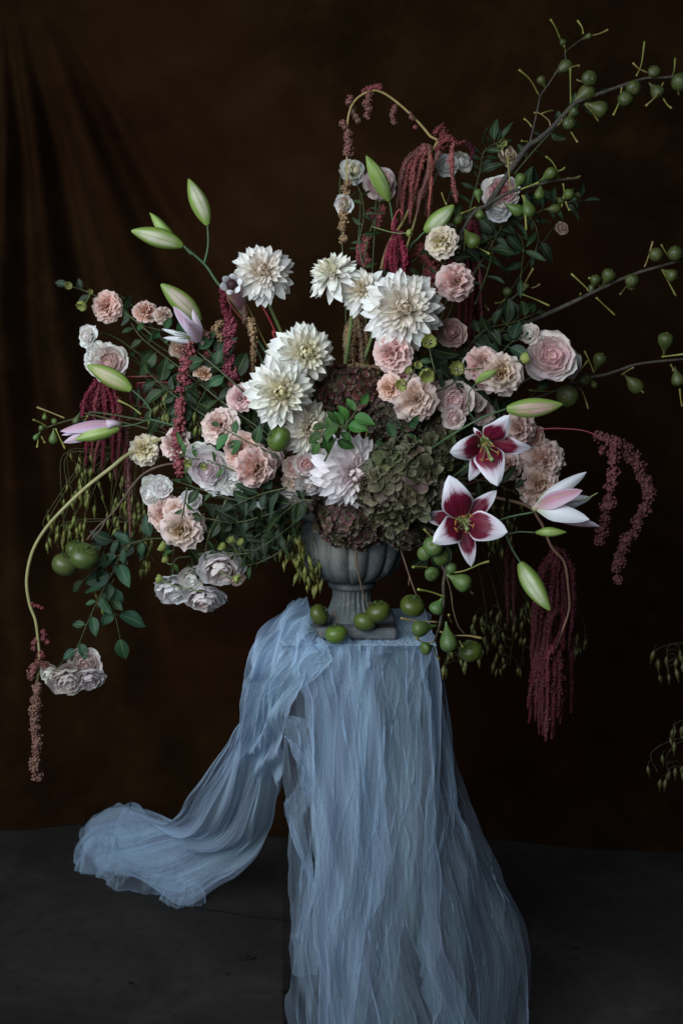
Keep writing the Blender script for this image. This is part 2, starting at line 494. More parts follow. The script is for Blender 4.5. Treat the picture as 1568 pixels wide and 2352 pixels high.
# ================================================================ the setting
def build_floor():
    vs, fs, uv = grid(2, 2, lambda u, v: (u * 5.0, -6 + 12 * v, 0.0))
    o = put("floor", mesh("floor", vs, fs, M['floor'], uv)); o["kind"] = "structure"
    # a joint in the slab, running off under the cloth, and a dark stain
    d = lambda x, y: CAM_H * FOC / (y - HOR) - CAM_D
    pts = []
    for x, y in ((446, 2086), (470, 2091), (520, 2098), (575, 2107), (640, 2114), (720, 2121)):
        p = P(x, y, d(x, y)); p.z = 0.004; pts.append(p)
    pts = smooth_path(pts, 6)
    vs, fs = [], []
    for i, p in enumerate(pts):
        w = 0.0022 + 0.002 * noise.noise((i * .7, 0, 0))
        vs += [(p.x, p.y - w, .004), (p.x, p.y + w, .004)]
        if i: fs.append((2 * i - 2, 2 * i, 2 * i + 1, 2 * i - 1))
    o = put("slab_joint", mesh("slab_joint", vs, fs, M['crack'])); o["kind"] = "structure"
    for (x, y, sx, sy) in ((568, 2201, .022, .0075), (655, 2280, .011, .004), (520, 2240, .006, .003), (300, 2260, .006, .003), (1320, 2180, .008, .003)):
        c = P(x, y, d(x, y)); vs = [(c.x, c.y, .004)]; fs = []
        for k in range(22):
            a = 2 * math.pi * k / 22
            r = 1 + .45 * noise.noise((math.cos(a) * 1.4 + x, math.sin(a) * 1.4, 3))
            vs.append((c.x + sx * r * math.cos(a), c.y + sy * 2.2 * r * math.sin(a), .004))
            fs.append((0, k + 1, (k + 1) % 22 + 1))
        o = put("floor_stain", mesh("floor_stain", vs, fs, M['crack'])); o["kind"] = "structure"
build_floor()

def build_backdrop():
    # hung canvas, left side a little farther off; folds fan out from its upper left corner
    X0, X1, Z1 = -1.75, 1.95, 3.7
    nu, nv = 300, 200
    def fn(u, v):
        X = X0 + (X1 - X0) * (u * .5 + .5); Z = Z1 * v + 0.004
        y = 1.10 + (X + 1.166) * (0.91 - 1.10) / (1.11 + 1.166)
        bx = 784 + X * FOC / 4.0; by = HOR + (CAM_H - Z) * FOC / 4.0
        th = math.degrees(math.atan2(bx + 30, by + 260))
        rr = math.hypot(bx + 30, by + 260)
        wob = 1.6 * noise.noise((bx / 420.0, by / 500.0, 2))
        t = th + wob
        f = 0.0
        for c, w, a in ((28.5, 3.0, 1.25), (20.5, 2.9, -.9), (12.8, 1.9, 1.2), (8.8, 1.6, -.8), (5.0, 1.5, 1.0), (16.2, 1.0, .45), (24.0, 1.3, .35), (35, 2.6, .40), (1.6, 1.3, -.7), (-2, 1.5, .8), (-6, 2, -.7), (41, 3.4, -.3)):
            f += a * math.exp(-((t - c) / w) ** 2)
        fade = (1 - sm(900, 2300, by) * .55) * sm(200, 700, rr)
        y += .068 * f * fade
        y += .022 * noise.noise((X * 1.1, Z * .8, 7)) + .009 * noise.noise((X * 3.4, Z * 2.6, 1)) + .004 * noise.noise((X * 9, Z * 7, 4))
        # long horizontal creases from being stored folded
        y += .004 * math.exp(-((Z - 2.63 - .02 * X) / .008) ** 2) + .003 * math.exp(-((Z - .62 + .015 * X) / .010) ** 2) + .0025 * math.exp(-((Z - .50) / .008) ** 2)
        # hem settles towards the camera on the floor, in loose waves
        y -= .03 * math.exp(-Z / .08) * (1 + .5 * math.sin(X * 9 + 1.3 * math.sin(X * 4)))
        return (X, y, Z)
    vs, fs, uv = grid(nu, nv, fn)
    o = put("canvas_backdrop", mesh("canvas_backdrop", vs, fs, M['canvas'], uv))
    o["label"] = "dark brown painted canvas hung behind the flowers, folds fanning on its left"
    o["category"] = "backdrop"
build_backdrop()

# ---------------------------------------------------------------- clear pedestal
PED_Z, PX0, PX1, PY0, PY1 = 0.951, -0.139, 0.218, -0.18, 0.18
def box(x0, x1, y0, y1, z0, z1):
    v = [(x, y, z) for z in (z0, z1) for y in (y0, y1) for x in (x0, x1)]
    f = [(0, 2, 3, 1), (4, 5, 7, 6), (0, 1, 5, 4), (2, 6, 7, 3), (0, 4, 6, 2), (1, 3, 7, 5)]
    return v, f, [(0, 0)] * 8

def bevel_box(x0, x1, y0, y1, z0, z1, b=.003, jag=0.0):
    import bmesh
    bm = bmesh.new()
    v, f, _ = box(x0, x1, y0, y1, z0, z1)
    bv = [bm.verts.new(p) for p in v]
    for q in f: bm.faces.new([bv[i] for i in q])
    bmesh.ops.bevel(bm, geom=list(bm.edges), offset=b, segments=2, affect='EDGES')
    if jag:
        bmesh.ops.subdivide_edges(bm, edges=list(bm.edges), cuts=3, use_grid_fill=True)
        for w in bm.verts:
            w.co += Vector(noise.noise_vector(w.co * 60)) * jag
    bm.verts.index_update()
    vs = [tuple(w.co) for w in bm.verts]; fs = [tuple(w.index for w in q.verts) for q in bm.faces]
    bm.free()
    return vs, fs, [(0, 0)] * len(vs)

ped = thing("clear_pedestal", "clear acrylic plinth standing under the blue tulle and the urn", "pedestal", ((PX0 + PX1) / 2, 0, 0))
t = .006
for (a, b, c, d_, e, f) in ((PX0, PX1, PY0, PY0 + t, 0.002, PED_Z - t - .001), (PX0, PX1, PY1 - t, PY1, .002, PED_Z - t - .001),
                            (PX0, PX0 + t, PY0 + t + .001, PY1 - t - .001, .002, PED_Z - t - .001), (PX1 - t, PX1, PY0 + t + .001, PY1 - t - .001, .002, PED_Z - t - .001),
                            (PX0, PX1, PY0, PY1, PED_Z - t, PED_Z)):
    v, f_, u = box(a, b, c, d_, e, f)
    put("panel", mesh("panel", local(v, ped), f_, M['acrylic'], smooth=False), ped)

# ---------------------------------------------------------------- stone urn
UC = Vector((0.026, -0.04, 0.0)); SLAB_Z = 0.984
urn = thing("stone_urn", "weathered grey fluted urn holding the flowers on the tulle covered pedestal", "urn", (UC.x, UC.y, PED_Z + .006))
v, f_, u = bevel_box(UC.x - .1045, UC.x + .1045, UC.y - .1045, UC.y + .1045, PED_Z + .007, SLAB_Z, .0035, .0012)
put("base", mesh("base", local(v, urn), f_, M['slab'], smooth=False), urn)

def lathe(profile, nt, flute, nsub=6):
    """profile: (r, z, flute depth); flutes are `flute` convex lobes"""
    pr = smooth_path([Vector(p) for p in profile], nsub)
    vs, fs, uv = [], [], []
    for j, p in enumerate(pr):
        for i in range(nt):
            a = 2 * math.pi * i / nt
            s = abs(math.sin(flute * a / 2 + .55)) ** .55 if flute else 1
            wear = 1 + .010 * noise.noise((math.cos(a) * 3, math.sin(a) * 3, p.y * 18)) + .004 * noise.noise((math.cos(a) * 14, math.sin(a) * 14, p.y * 90))
            r = p.x * wear - p.z * (1 - s)
            vs.append((UC.x + r * math.cos(a), UC.y + r * math.sin(a), p.y)); uv.append((i / nt, j / len(pr)))
    for j in range(len(pr) - 1):
        for i in range(nt):
            k = (i + 1) % nt
            fs.append((j * nt + i, j * nt + k, (j + 1) * nt + k, (j + 1) * nt + i))
    return vs, fs, uv
def urn_part(name, profile, nt, flute, sub=6):
    v, f, u = lathe(profile, nt, flute, sub)
    put(name, mesh(name, local(v, urn), f, M['urn'], u), urn)
urn_part("foot", [(.010, .9842, 0), (.066, .9842, 0), (.068, .990, 0), (.064, .997, .002), (.057, 1.012, .006), (.0505, 1.032, .0075), (.0485, 1.048, .007), (.0500, 1.058, .003), (.0515, 1.061, 0), (.040, 1.0615, 0)], 240, 24)
urn_part("collar", [(.046, 1.0605, 0), (.0545, 1.0615, 0), (.0585, 1.067, 0), (.0575, 1.074, 0), (.051, 1.077, 0), (.048, 1.080, 0)], 96, 0)
urn_part("bowl", [(.040, 1.0785, 0), (.058, 1.080, .001), (.084, 1.088, .008), (.110, 1.108, .012), (.1275, 1.139, .0135), (.1345, 1.172, .0125), (.1325, 1.198, .010), (.124, 1.216, .005), (.1195, 1.225, .001), (.120, 1.229, 0)], 320, 16, 8)
urn_part("rim", [(.119, 1.228, 0), (.129, 1.233, 0), (.138, 1.242, 0), (.140, 1.252, 0), (.135, 1.259, 0), (.127, 1.258, 0), (.117, 1.246, 0), (.112, 1.22, 0), (.08, 1.19, 0), (.001, 1.19, 0)], 96, 0)

# ================================================================ blue tulle
def rail(pts, vs):
    """Catmull-Rom through pts sampled at the parameters vs (0..1)"""
    n = len(pts) - 1
    p = np.array([tuple(q) for q in pts])
    p = np.vstack([2 * p[0] - p[1], p, 2 * p[-1] - p[-2]])
    x = np.clip(vs * n, 0, n - 1e-6); i = x.astype(int); t = (x - i)[:, None]
    a, b, c, d = p[i], p[i + 1], p[i + 2], p[i + 3]
    return .5 * ((2 * b) + (c - a) * t + (2 * a - 5 * b + 4 * c - d) * t ** 2 + (3 * b - a - 3 * c + d) * t ** 3)

def wav(x, r, n=4, f0=1.0):
    """smooth random function of x"""
    o = np.zeros_like(x)
    for k in range(n):
        o += math.pow(.62, k) * np.sin(x * f0 * (1.7 ** k) * 2 * math.pi + r.random() * 6.28)
    return o

def cloth(rows, nu, nv, seed, npleat, folds, bulge=0.0, wmin=.004, wmax=.03, taper=False, crinkle=0, lip=0.0, gather=None, ymax=None, zmin=None, edge=.006, slant=.10, crumple=.0004):
    r = random.Random(seed)
    vs = np.linspace(0, 1, nv); us = np.linspace(0, 1, nu)
    L = rail([a for a, b in rows], vs); R = rail([b for a, b in rows], vs)
    width = np.linalg.norm(R - L, axis=1)
    side = (R - L) / width[:, None]
    mid = (L + R) / 2
    dv = np.gradient(mid, axis=0); dv /= np.linalg.norm(dv, axis=1)[:, None] + 1e-9
    nrm = np.cross(dv, side); nrm /= np.linalg.norm(nrm, axis=1)[:, None] + 1e-9
    flip = np.where(nrm[:, 1] > 0, -1.0, 1.0)[:, None]      # towards the camera
    nrm = nrm * flip
    U, V = np.meshgrid(us, vs)
    lat = np.zeros_like(U); dep = np.zeros_like(U)
    W = width[:, None]
    for k, amp in folds:
        ph = wav(V, r, 3, .5) * .9
        dep += amp * np.sin(2 * np.pi * (k * U + ph) + r.random() * 6)
    dep += bulge * np.sin(np.pi * U)
    for _ in range(npleat):
        u0 = r.uniform(-.02, 1.02); va = r.uniform(-.45, .9); ln = r.uniform(.10, .65)
        narrow = r.random() < .62
        w = r.uniform(wmin, wmin * 2.4) if narrow else r.uniform(wmin * 3, wmax)     # metres
        k = r.uniform(1.0, 2.4) if narrow else r.uniform(.3, 1.0)
        tilt = r.gauss(0, slant)
        cen = u0 + tilt * (V - va - ln / 2) + .035 * wav(V, r, 3, .9) / np.maximum(W / .3, .5)
        tt = (U - cen) * W / w
        e = np.exp(-tt ** 2)
        env = np.clip((V - va) / (ln * .35), 0, 1) * np.clip((va + ln - V) / (ln * .5), 0, 1)
        env = env * env * (3 - 2 * env)
        lat -= env * k * w * tt * e
        dep += env * w * r.uniform(.35, 1.0) * e
    for _ in range(crinkle):                            # short broken creases running every way
        u0 = r.uniform(0, 1); va = r.uniform(-.05, .98); ln = r.uniform(.05, .22)
        w = r.uniform(.0018, .0045); tilt = r.gauss(0, .55)
        cen = u0 + (tilt * (V - va - ln / 2) + .03 * np.sin((V - va) / ln * 4 + r.random() * 6)) * np.minimum(1.0, .35 / W)
        tt = (U - cen) * W / w
        e = np.exp(-tt ** 2)
        env = np.clip((V - va) / (ln * .4), 0, 1) * np.clip((va + ln - V) / (ln * .4), 0, 1)
        env = env * env * (3 - 2 * env)
        lat -= env * r.uniform(.6, 1.9) * w * tt * e
        dep += env * w * r.uniform(.6, 1.3) * e
    # fine crumple
    for _ in range(10):
        fu, fv = r.uniform(6, 40), r.uniform(2, 14)
        dep += crumple * .5 * np.sin(2 * np.pi * (fu * U + fv * V * r.choice((-1, 1))) + r.random() * 6 + wav(V, r, 2, 1.0))
    if taper:
        tp = np.clip((1 - V) / .22, .12, 1); lat *= tp; dep *= tp
    e_ = edge * wav(V, r, 5, 2.0) * (np.exp(-U * 12) + np.exp(-(1 - U) * 12))
    lat += e_
    S = L[:, None, :] + (R - L)[:, None, :] * U[:, :, None] + side[:, None, :] * lat[:, :, None] + nrm[:, None, :] * dep[:, :, None]
    if lip: S[:, :, 2] += lip * wav(U, r, 4, 1.8) * np.exp(-((V - .04) / .035) ** 2)
    if zmin is not None: S[:, :, 2] = np.maximum(S[:, :, 2], zmin + .002 * np.abs(np.sin(U * 90)))
    verts = S.reshape(-1, 3)
    idx = np.arange(nu * nv).reshape(nv, nu)
    faces = np.stack([idx[:-1, :-1], idx[:-1, 1:], idx[1:, 1:], idx[1:, :-1]], -1).reshape(-1, 4)
    uv = np.stack([U, V], -1).reshape(-1, 2)
    return verts, faces, uv

drape = thing("tulle_drape", "pale blue sheer tulle cloth draped over the pedestal and trailing onto the floor", "cloth", (0.04, 0, PED_Z + .001))
def cloth_part(name, part, cover):
    v, f, u = part
    l = drape.location
    v = v - np.array((l.x, l.y, l.z))
    o = put(name, mesh(name, v, f, M['tulle'], u), drape)
    o.color = (1, 1, 1, cover)
    return o
E = 2480
front = [  # y, left x, right x, depth
    (1456, 680, 980, -.06), (1481, 670, 990, -.168), (1491, 668, 995, -.196), (1560, 684, 992, -.215), (1640, 702, 990, -.222), (1800, 707, 990, -.235),
    (1900, 713, 994, -.245), (2000, 716, 998, -.255), (2120, 702, 1010, -.265), (2230, 700, 1046, -.275), (2352, 708, 1098, -.285), (E, 700, 1130, -.295)]
cloth_part("front_fall", cloth([(P(l, y, d), P(r, y, d + .05)) for y, l, r, d in front], 400, 280, 3, 44, ((1.6, .010), (3.6, .005)), slant=.20, wmin=.0035, wmax=.026, crumple=.0005, crinkle=95, lip=.007), .15)
inner = [(1478, 652, 985, -.185), (1560, 690, 975, -.19), (1640, 706, 968, -.20), (1800, 712, 965, -.205), (1920, 716, 955, -.21),
         (2060, 722, 940, -.215), (2160, 728, 925, -.22), (2300, 733, 905, -.225), (E, 740, 900, -.23)]
cloth_part("inner_fall", cloth([(P(l, y, d), P(r, y, d + .02)) for y, l, r, d in inner], 360, 260, 8, 34, ((2.2, .008), (4.5, .003)), slant=.16, wmin=.0035, wmax=.024, crumple=.0004, crinkle=70, lip=.005), .15)
core = [(1480, 690, 864, -.183), (1600, 708, 868, -.187), (1800, 714, 880, -.19), (1940, 718, 892, -.195), (2050, 720, 884, -.20), (2150, 722, 850, -.205), (2300, 728, 822, -.21), (E, 735, 805, -.215)]
cloth_part("folded_layer", cloth([(P(l, y, d), P(r, y, d)) for y, l, r, d in core], 240, 240, 15, 28, ((2.5, .006), (5.0, .003)), slant=.16, wmin=.0035, wmax=.02, crumple=.0004, crinkle=50), .24)
right = [(1440, 905, 985, .02), (1500, 935, 1000, -.02), (1620, 965, 1026, -.05), (1800, 985, 1066, -.09), (1920, 975, 1112, -.12),
         (2060, 965, 1172, -.15), (2200, 975, 1222, -.17), (2352, 1000, 1212, -.19), (E, 1010, 1210, -.2)]
cloth_part("side_fall", cloth([(P(l, y, d - .08), P(r, y, d + .10)) for y, l, r, d in right], 220, 240, 21, 26, ((1.5, .010), (3.4, .004)), slant=.28, wmin=.003, wmax=.018, crumple=.0005, crinkle=80), .085)
right2 = [(y, l + 12, r - 34 * min(1, (y - 1440) / 300), d - .03) for y, l, r, d in right]
cloth_part("side_fall", cloth([(P(l, y, d - .08), P(r, y, d + .06)) for y, l, r, d in right2], 220, 240, 24, 20, ((1.2, .010),), slant=.28, wmin=.003, wmax=.018, crumple=.0005, crinkle=60), .06)
edge_l = [(1980, 690, 722, -.19), (2080, 676, 722, -.2), (2150, 672, 724, -.21), (2230, 665, 726, -.22), (2352, 664, 728, -.23), (E, 690, 728, -.23)]
cloth_part("edge_fall", cloth([(P(l, y, d), P(r, y, d)) for y, l, r, d in edge_l], 90, 140, 31, 6, ((1.5, .008),), slant=.3), .10)
# over the pedestal's top
top = []
for s in np.linspace(0, 1, 15):
    y = PY1 + .004 + (PY0 - PY1 - .012) * s
    zt = PED_Z + .0035
    top.append((Vector((PX0 - .006, y, zt)), Vector((PX1 + .004, y, zt))))
cloth_part("top_layer", cloth(top, 120, 90, 41, 0, (), crumple=.0006, edge=.0), .24)
# right hand side of the pedestal
rs = [(Vector((PX1 + .004, PY1, z)), Vector((PX1 + .007, PY0, z))) for z in np.linspace(PED_Z + .003, .02, 8)]
cloth_part("right_side", cloth(rs, 120, 160, 43, 14, ((2, .01),), slant=.15), .14)
# the bunched shoulder on the left and the length that sweeps back to the floor
swag = [(P(735, 1400, .165), P(742, 1442, -.09)), (P(690, 1402, .15), P(742, 1462, -.155)), (P(640, 1440, .05), P(726, 1490, -.215)), (P(612, 1512, -.10), P(704, 1532, -.235)),
        (P(606, 1556, -.08), P(668, 1568, -.215)), (P(570, 1620, .0), P(654, 1625, -.12)), (P(520, 1695, .13), P(652, 1715, .03)), (P(455, 1812, .38), P(648, 1835, .22)), (P(398, 1884, .62), P(624, 1930, .40)),
        (P(322, 1858, .80), P(548, 2012, .50)), (P(255, 1858, .86), P(446, 2082, .51)), (P(200, 1882, .86), P(335, 2034, .68)), (P(186, 1908, .83), P(262, 2010, .73)), (P(182, 1928, .82), P(218, 1985, .77))]
cloth_part("swag", cloth(swag, 340, 420, 51, 60, ((2.2, .012), (5.0, .006)), bulge=.022, wmin=.005, wmax=.034, zmin=.006, slant=.25, taper=True, crinkle=150, edge=.012), .20)
swag2 = [(a.lerp(b, .05) + Vector((0, .03, -.006)), b.lerp(a, .06) + Vector((0, .03, -.004))) for a, b in swag[1:]]
cloth_part("swag_lining", cloth(swag2, 300, 380, 57, 55, ((2.6, .012), (6.0, .005)), bulge=.012, wmin=.005, wmax=.034, zmin=.004, slant=.25, taper=True, crinkle=110, edge=.014), .19)
shoulder = [(P(640, 1440, -.0), P(748, 1478, -.19)), (P(606, 1512, -.10), P(760, 1512, -.222)), (P(600, 1545, -.10), P(722, 1556, -.232)), (P(584, 1600, -.05), P(654, 1640, -.19)), (P(560, 1680, .05), P(655, 1740, -.06)), (P(540, 1740, .15), P(645, 1800, .08))]
cloth_part("shoulder_fold", cloth(shoulder, 240, 200, 61, 40, ((2.4, .01),), slant=.35, wmin=.004, wmax=.022, crinkle=50), .22)
for seed, pts in ((71, [(655, 1690, 676, 1716, -.18), (668, 1730, 712, 1752, -.19), (690, 1770, 716, 1796, -.195), (676, 1812, 712, 1840, -.19), (656, 1850, 700, 1880, -.185), (668, 1915, 708, 1940, -.19), (690, 1975, 718, 1990, -.2), (706, 2020, 722, 2040, -.2)]),
                  (72, [(650, 1640, 700, 1650, -.19), (662, 1700, 712, 1700, -.195), (680, 1760, 716, 1750, -.2), (700, 1830, 718, 1820, -.2)]),
                  (73, [(652, 1832, 664, 1836, -.17), (660, 1900, 674, 1894, -.175), (680, 1960, 696, 1954, -.18), (706, 2010, 720, 2000, -.185), (694, 2080, 716, 2085, -.19), (676, 2150, 690, 2160, -.19)])):
    cloth_part("loose_strip", cloth([(P(a, b, d), P(c, e, d + .01)) for a, b, c, e, d in pts], 60, 200, seed, 5, ((1.0, .004),), wmin=.003, wmax=.012, slant=.3, edge=.002), .22)

# the puffed heap where the cloth ends on the floor
def heap(cx, cy, d, rx, ry, rz, seed, cover, lift=0.0):
    r = random.Random(seed); c = P(cx, cy, d); nu, nv = 200, 90
    U, V = np.meshgrid(np.linspace(0, 2 * np.pi, nu), np.linspace(.02, 1, nv))
    th = V * np.pi * .56
    k = 1.0 + .10 * np.sin(3 * U + r.random() * 6) + .07 * np.sin(5 * U + r.random() * 6 + 2 * V)
    for _ in range(44):
        a0 = r.uniform(0, 6.28); w = r.uniform(.015, .10); tw = r.uniform(-1.2, 1.2)
        t = (np.mod(U - a0 - tw * (V - .5) + np.pi, 2 * np.pi) - np.pi) / w
        k += r.uniform(.02, .10) * np.exp(-t * t) * np.clip(V * 2, 0, 1)
    X = c.x + rx * k * np.sin(th) * np.cos(U); Y = c.y + ry * k * np.sin(th) * np.sin(U)
    Z = np.maximum(.004, rz * k * np.cos(th) + lift)
    verts = np.stack([X, Y, Z], -1).reshape(-1, 3)
    idx = np.arange(nu * nv).reshape(nv, nu)
    f = np.stack([idx[:-1, :-1], idx[:-1, 1:], idx[1:, 1:], idx[1:, :-1]], -1).reshape(-1, 4)
    return verts, f, np.stack([U / 6.283, V], -1).reshape(-1, 2)
for k, (hx, hy, hd, rx, ry, rz, cv) in enumerate(((262, 1950, .80, .110, .09, .115, .14), (350, 1985, .70, .14, .10, .085, .10), (300, 1955, .86, .060, .05, .150, .16), (225, 1962, .79, .055, .06, .085, .16), (372, 1965, .82, .075, .05, .120, .14), (425, 2045, .58, .06, .07, .05, .12))):
    cloth_part("heap", heap(hx, hy, hd, rx, ry, rz, 5 + k, cv), cv)

veil = [(1545, 646, 716, -.19), (1640, 650, 716, -.195), (1760, 652, 718, -.198), (1880, 656, 720, -.20), (2000, 664, 722, -.205), (2120, 668, 724, -.21), (2240, 664, 726, -.215)]
cloth_part("side_fall", cloth([(P(l, y, d), P(r, y, d)) for y, l, r, d in veil], 110, 220, 83, 12, ((1.3, .006),), wmin=.003, wmax=.014, slant=.35, crinkle=26, edge=.004), .085)
# ================================================================ flower builders
def stem_from(root, base, axis, r_px, color=(0.10, 0.16, 0.05), mouth=None, name="stem"):
    """a stem from the back of a bloom down into the urn"""
    m = Vector(mouth) if mouth is not None else MOUTH + Vector((rng.uniform(-.06, .06), rng.uniform(-.05, .05), rng.uniform(-.03, .02)))
    a = Vector(axis).normalized()
    L = (m - base).length
    path = smooth_path([base, base - a * min(.10, .3 * L), base.lerp(m, .5) + Vector((0, .09, -.01)), m], 5)
    s = Soup().add(tube(path, lambda f: r_px * (1 + .3 * f), 6))
    return s.put(name, M['stem'], root, color)

def jitter(c, r, a=.08):
    k = 1 + r.uniform(-a, a)
    return tuple(max(0, min(.9, x * k * (1 + r.uniform(-a, a) * .35))) for x in c)

# ---- dahlias
def dahlia_petal(seed, cup, bend, width, tipcurl):
    r = random.Random(seed)
    tw = r.uniform(-.38, .38); side = r.uniform(-.17, .17); k = r.uniform(.7, 1.2)
    def fn(u, v):
        w = width * (sm(-.05, .55, v) * .85 + .18) * (1 - max(0, v - .5) / .5) ** .42 if v < 1 else 0.0
        w = max(w, .006)
        y = u * w + side * v * v
        fold = cup * (1.6 - 1.1 * v) * (u * u) * w * 1.5
        x = v * (1 - .10 * abs(bend))
        z = bend * v * v + tipcurl * max(0, v - .7) ** 2 * 6 + fold + tw * u * w * v
        z += .018 * math.sin(9 * v * k + 4 * u) * v
        return (x, y, z)
    vs, fs, uv = grid(4, 7, fn)
    return mesh("petal", vs, fs, M['dahlia'], uv)
DP_OUT = [dahlia_petal(10 + i, .34, -.04 - .035 * i, .158, (-.1, .12, .2, -.2)[i % 4]) for i in range(6)]
DP_MID = [dahlia_petal(20 + i, .60, .02 + .03 * i, .145, (.2, -.1, .1, .3)[i % 4]) for i in range(6)]
DP_IN = [dahlia_petal(30 + i, 1.1, .26 + .06 * i, .165, .4) for i in range(3)]

def sepals(root, centre, axis, rad, n=5, color=(.07, .12, .03)):
    s = Soup()
    f = Matrix.Translation(centre) @ frame(-Vector(axis))
    for k in range(n):
        def fn(u, v, k=k):
            w = .30 * math.sin(math.pi * (.12 + .88 * v)) ** .8
            p = Vector((v * .9 + .05, u * w, -.25 * v - .2 * u * u * w))
            return f @ Matrix.Rotation(2 * math.pi * k / n, 4, 'Z') @ (p * rad)
        s.add(grid(2, 4, fn))
    vs, fs, uv = tube([f @ Vector((0, 0, -.05 * rad)), f @ Vector((0, 0, .25 * rad)), f @ Vector((0, 0, .5 * rad))], lambda t: rad * (.34 - .25 * t), 8)
    s.add((vs, fs, uv))
    s.put("calyx", M['leaf'], root, color)

def dahlia(x, y, r, off, axis, label, tint=(.78, .76, .72), inner=(.80, .70, .52), n=98, seed=0, flat=1.0):
    rr = random.Random(seed * 7 + 3)
    dy = dome(x, y, off); R = size(r, dy)
    a = Vector((axis[0], -axis[2], axis[1])).normalized()
    c = P(x, y, dy) - a * R * .28
    root = thing("dahlia", label, "dahlia", c - a * R * .25, "white dahlias in the urn")
    f = frame(a, rr.uniform(0, 6.28)); f.translation = c - root.location
    n = int(n * 1.7)
    for i in range(n):
        t = i / (n - 1.0)
        ang = i * 2.39996 + rr.gauss(0, .13)
        el = math.radians(-24 + 104 * t ** 1.15 + rr.gauss(0, 6))
        ln = R * (1.0 - .66 * t ** 1.2) * rr.uniform(.86, 1.08)
        r0 = R * .13 * (1 - t); h = R * (.00 + .22 * t) * flat
        if t < .34: me = rr.choice(DP_OUT)
        elif t < .72: me = rr.choice(DP_MID)
        else: me = rr.choice(DP_IN)
        wd = rr.uniform(.85, 1.2) * (1.15 - .15 * t)
        m = (f @ Matrix.Rotation(ang, 4, 'Z') @ Matrix.Translation((r0, 0, h)) @ Matrix.Rotation(-el, 4, 'Y')
             @ Matrix.Rotation(rr.gauss(0, .16), 4, 'X') @ Matrix.Diagonal((ln, ln * wd, ln, 1)))
        k = t ** 2
        colr = [tint[q] * (1 - k) + inner[q] * k for q in range(3)]
        put("petal", me, root, m, jitter(colr, rr, .06))
    sepals(root, c - a * R * .02, a, R * .32)
    stem_from(root, c - a * R * .1, a, .0042, (.13, .19, .06))
    return root

# ---- roses and lisianthus: petals are patches of a bowl, standing in rings
def bowl_petal(mat, seed, th, half, roll, ruffle, nr, notch=.0, nu=6, nv=7, jag=0.0, open_=0.0):
    r = random.Random(seed); p1, p2, p3 = r.random() * 6, r.random() * 6, r.random() * 6
    sk = r.uniform(-.12, .12)
    def fn(u, v):
        tip = 1 - notch * math.exp(-(u / .25) ** 2) - (.10 if jag else .16) * abs(u) ** 3 + jag * math.sin(u * 11 + p3) * .5
        t = th * v * tip
        wide = half * (sm(0, .55, v) * .72 + .28) * (1 - .12 * v)
        az = u * wide + sk * v
        rad = 1 + roll * sm(.62, 1.0, v) + open_ * v * v
        rad += ruffle * v * v * math.sin(u * nr + p1) + ruffle * .6 * v ** 3 * math.sin(u * nr * 2.1 + p2)
        rad += .03 * math.sin(v * 6 + p2)
        st, ct = math.sin(t), math.cos(t)
        z = 1 - ct * rad if t < 1.2 else 1 - ct * (1 + (rad - 1) * .6)
        if jag: z += ruffle * .7 * v * v * math.sin(u * nr * 1.4 + p3)
        return (rad * st * math.cos(az), rad * st * math.sin(az), z)
    vs, fs, uv = grid(nu, nv, fn)
    return mesh("petal", vs, fs, mat, uv)
RP = {}
for k, (th, half, roll, ruf) in enumerate(((1.38, .84, .18, .06), (1.68, .80, .12, .07), (2.08, .76, .03, .10), (2.2, .80, -.02, .15))):
    RP[k] = [bowl_petal(M['rose'], 100 + 7 * k + i, th * (1 + .05 * (i - 1)), half, roll, ruf, 4 + i, .05) for i in range(3)]
def fan_petal(seed, half, cup, ruffle, nr):
    """a broad fan with a round, goffered outer edge"""
    r = random.Random(seed); p1, p2, p3, p4 = (r.random() * 6.28 for _ in range(4))
    def fn(u, v):
        ph = u * half
        e = 1 + .05 * math.sin(nr * 1.3 * ph + p1) + .028 * math.sin(nr * 3.1 * ph + p2) - .10 * abs(u) ** 6
        q = v * e
        z = cup * v * v - .12 * max(0, v - .75) * 4 * v + ruffle * v ** 2.2 * math.sin(nr * ph + p3) + ruffle * .55 * v ** 3.5 * math.sin(nr * 2.2 * ph + p4)
        return (q * math.cos(ph), q * math.sin(ph), z)
    vs, fs, uv = grid(12, 6, fn)
    return mesh("petal", vs, fs, M['lisi'], uv)
LP = {k: [fan_petal(200 + 7 * k + i, h, c, ru, n + i) for i in range(4)] for k, (h, c, ru, n) in enumerate(((.82, .08, .085, 7), (.84, .14, .125, 8), (.86, .22, .16, 9), (.95, .34, .22, 9)))}

